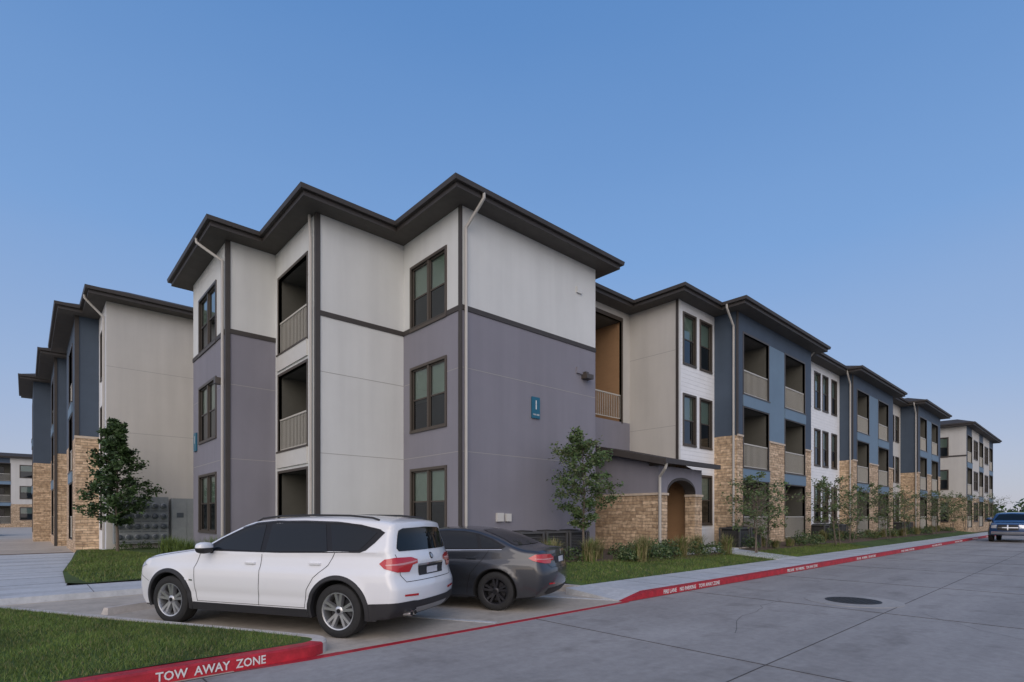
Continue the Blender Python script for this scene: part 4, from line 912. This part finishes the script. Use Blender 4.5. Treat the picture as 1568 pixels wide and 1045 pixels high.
# ---------------------------------------------------------------- camera, world, light
cam=bpy.data.cameras.new('camera'); co=bpy.data.objects.new('camera',cam); COL.objects.link(co); scene.camera=co
cam.sensor_width=36; cam.lens=36*823/1568; cam.shift_y=(791-522.5)/1568; cam.clip_end=4000
co.location=(0,0,1.6); co.rotation_euler=(math.pi/2,0,math.radians(47.81-90))
w=bpy.data.worlds.new('World'); scene.world=w; w.use_nodes=True; nt=w.node_tree; bg=nt.nodes['Background']
sky=nt.nodes.new('ShaderNodeTexSky'); sky.sky_type='NISHITA'; sky.sun_disc=False; sky.sun_elevation=math.radians(14); sky.sun_rotation=math.radians(230); sky.air_density=1.0; sky.dust_density=0.6; sky.ozone_density=2.5
ST_=0.12
tc=nt.nodes.new('ShaderNodeTexCoord'); sp_=nt.nodes.new('ShaderNodeSeparateXYZ'); nt.links.new(tc.outputs['Generated'],sp_.inputs[0])
# faint high haze breaks up the gradient
mpz=nt.nodes.new('ShaderNodeMapping'); mpz.inputs['Scale'].default_value=(1,1,3.5); nt.links.new(tc.outputs['Generated'],mpz.inputs[0])
nz=nt.nodes.new('ShaderNodeTexNoise'); nz.inputs['Scale'].default_value=2.2; nz.inputs['Detail'].default_value=5; nt.links.new(mpz.outputs[0],nz.inputs['Vector'])
nm=nt.nodes.new('ShaderNodeMath'); nm.operation='MULTIPLY_ADD'; nm.inputs[1].default_value=-.06; nt.links.new(nz.outputs['Fac'],nm.inputs[0])
nm2=nt.nodes.new('ShaderNodeMath'); nm2.operation='ADD'; nm2.inputs[1].default_value=.03; nt.links.new(sp_.outputs['Z'],nm2.inputs[0]); nt.links.new(nm2.outputs[0],nm.inputs[2])
rp=nt.nodes.new('ShaderNodeValToRGB'); nt.links.new(nm.outputs[0],rp.inputs['Fac'])
stops=[(0.0,(.50,.50,.60)),(.08,(.44,.49,.66)),(.2,(.34,.46,.71)),(.42,(.21,.385,.72)),(.7,(.115,.275,.61)),(1,(.08,.20,.48))]
er=rp.color_ramp.elements
er[0].position=0; er[0].color=(*stops[0][1],1); er[1].position=1; er[1].color=(*stops[-1][1],1)
for p_,c_ in stops[1:-1]:
    e_=er.new(p_); e_.color=(*c_,1)
dt_=nt.nodes.new('ShaderNodeVectorMath'); dt_.operation='DOT_PRODUCT'; dt_.inputs[1].default_value=(-.78,-.58,.15); nt.links.new(tc.outputs['Generated'],dt_.inputs[0])
gr=nt.nodes.new('ShaderNodeValToRGB'); nt.links.new(dt_.outputs['Value'],gr.inputs['Fac']); gr.color_ramp.elements[0].position=.0; gr.color_ramp.elements[0].color=(0,0,0,1); gr.color_ramp.elements[1].position=.95; gr.color_ramp.elements[1].color=(.86,.66,.48,1)
ad1=nt.nodes.new('ShaderNodeMixRGB'); ad1.blend_type='ADD'; ad1.inputs[0].default_value=1; nt.links.new(rp.outputs[0],ad1.inputs[1]); nt.links.new(gr.outputs[0],ad1.inputs[2])
sc=nt.nodes.new('ShaderNodeMixRGB'); sc.blend_type='DIVIDE'; sc.inputs[0].default_value=1; nt.links.new(ad1.outputs[0],sc.inputs[1]); sc.inputs[2].default_value=(ST_,ST_,ST_,1)
mx_=nt.nodes.new('ShaderNodeMixRGB'); mx_.inputs[0].default_value=.85; nt.links.new(sky.outputs[0],mx_.inputs[1]); nt.links.new(sc.outputs[0],mx_.inputs[2])
nt.links.new(mx_.outputs[0],bg.inputs[0]); bg.inputs[1].default_value=ST_
s=bpy.data.lights.new('sun','SUN'); s.energy=1.0; s.angle=math.radians(50); s.color=(1,.88,.76); so=bpy.data.objects.new('sun',s); COL.objects.link(so)
el=math.radians(28); az=math.radians(228); dirv=Vector((math.sin(az)*math.cos(el),math.cos(az)*math.cos(el),math.sin(el)))
so.rotation_euler=dirv.to_track_quat('Z','Y').to_euler()
scene.view_settings.view_transform='Standard'; scene.view_settings.look='None'; scene.view_settings.exposure=0
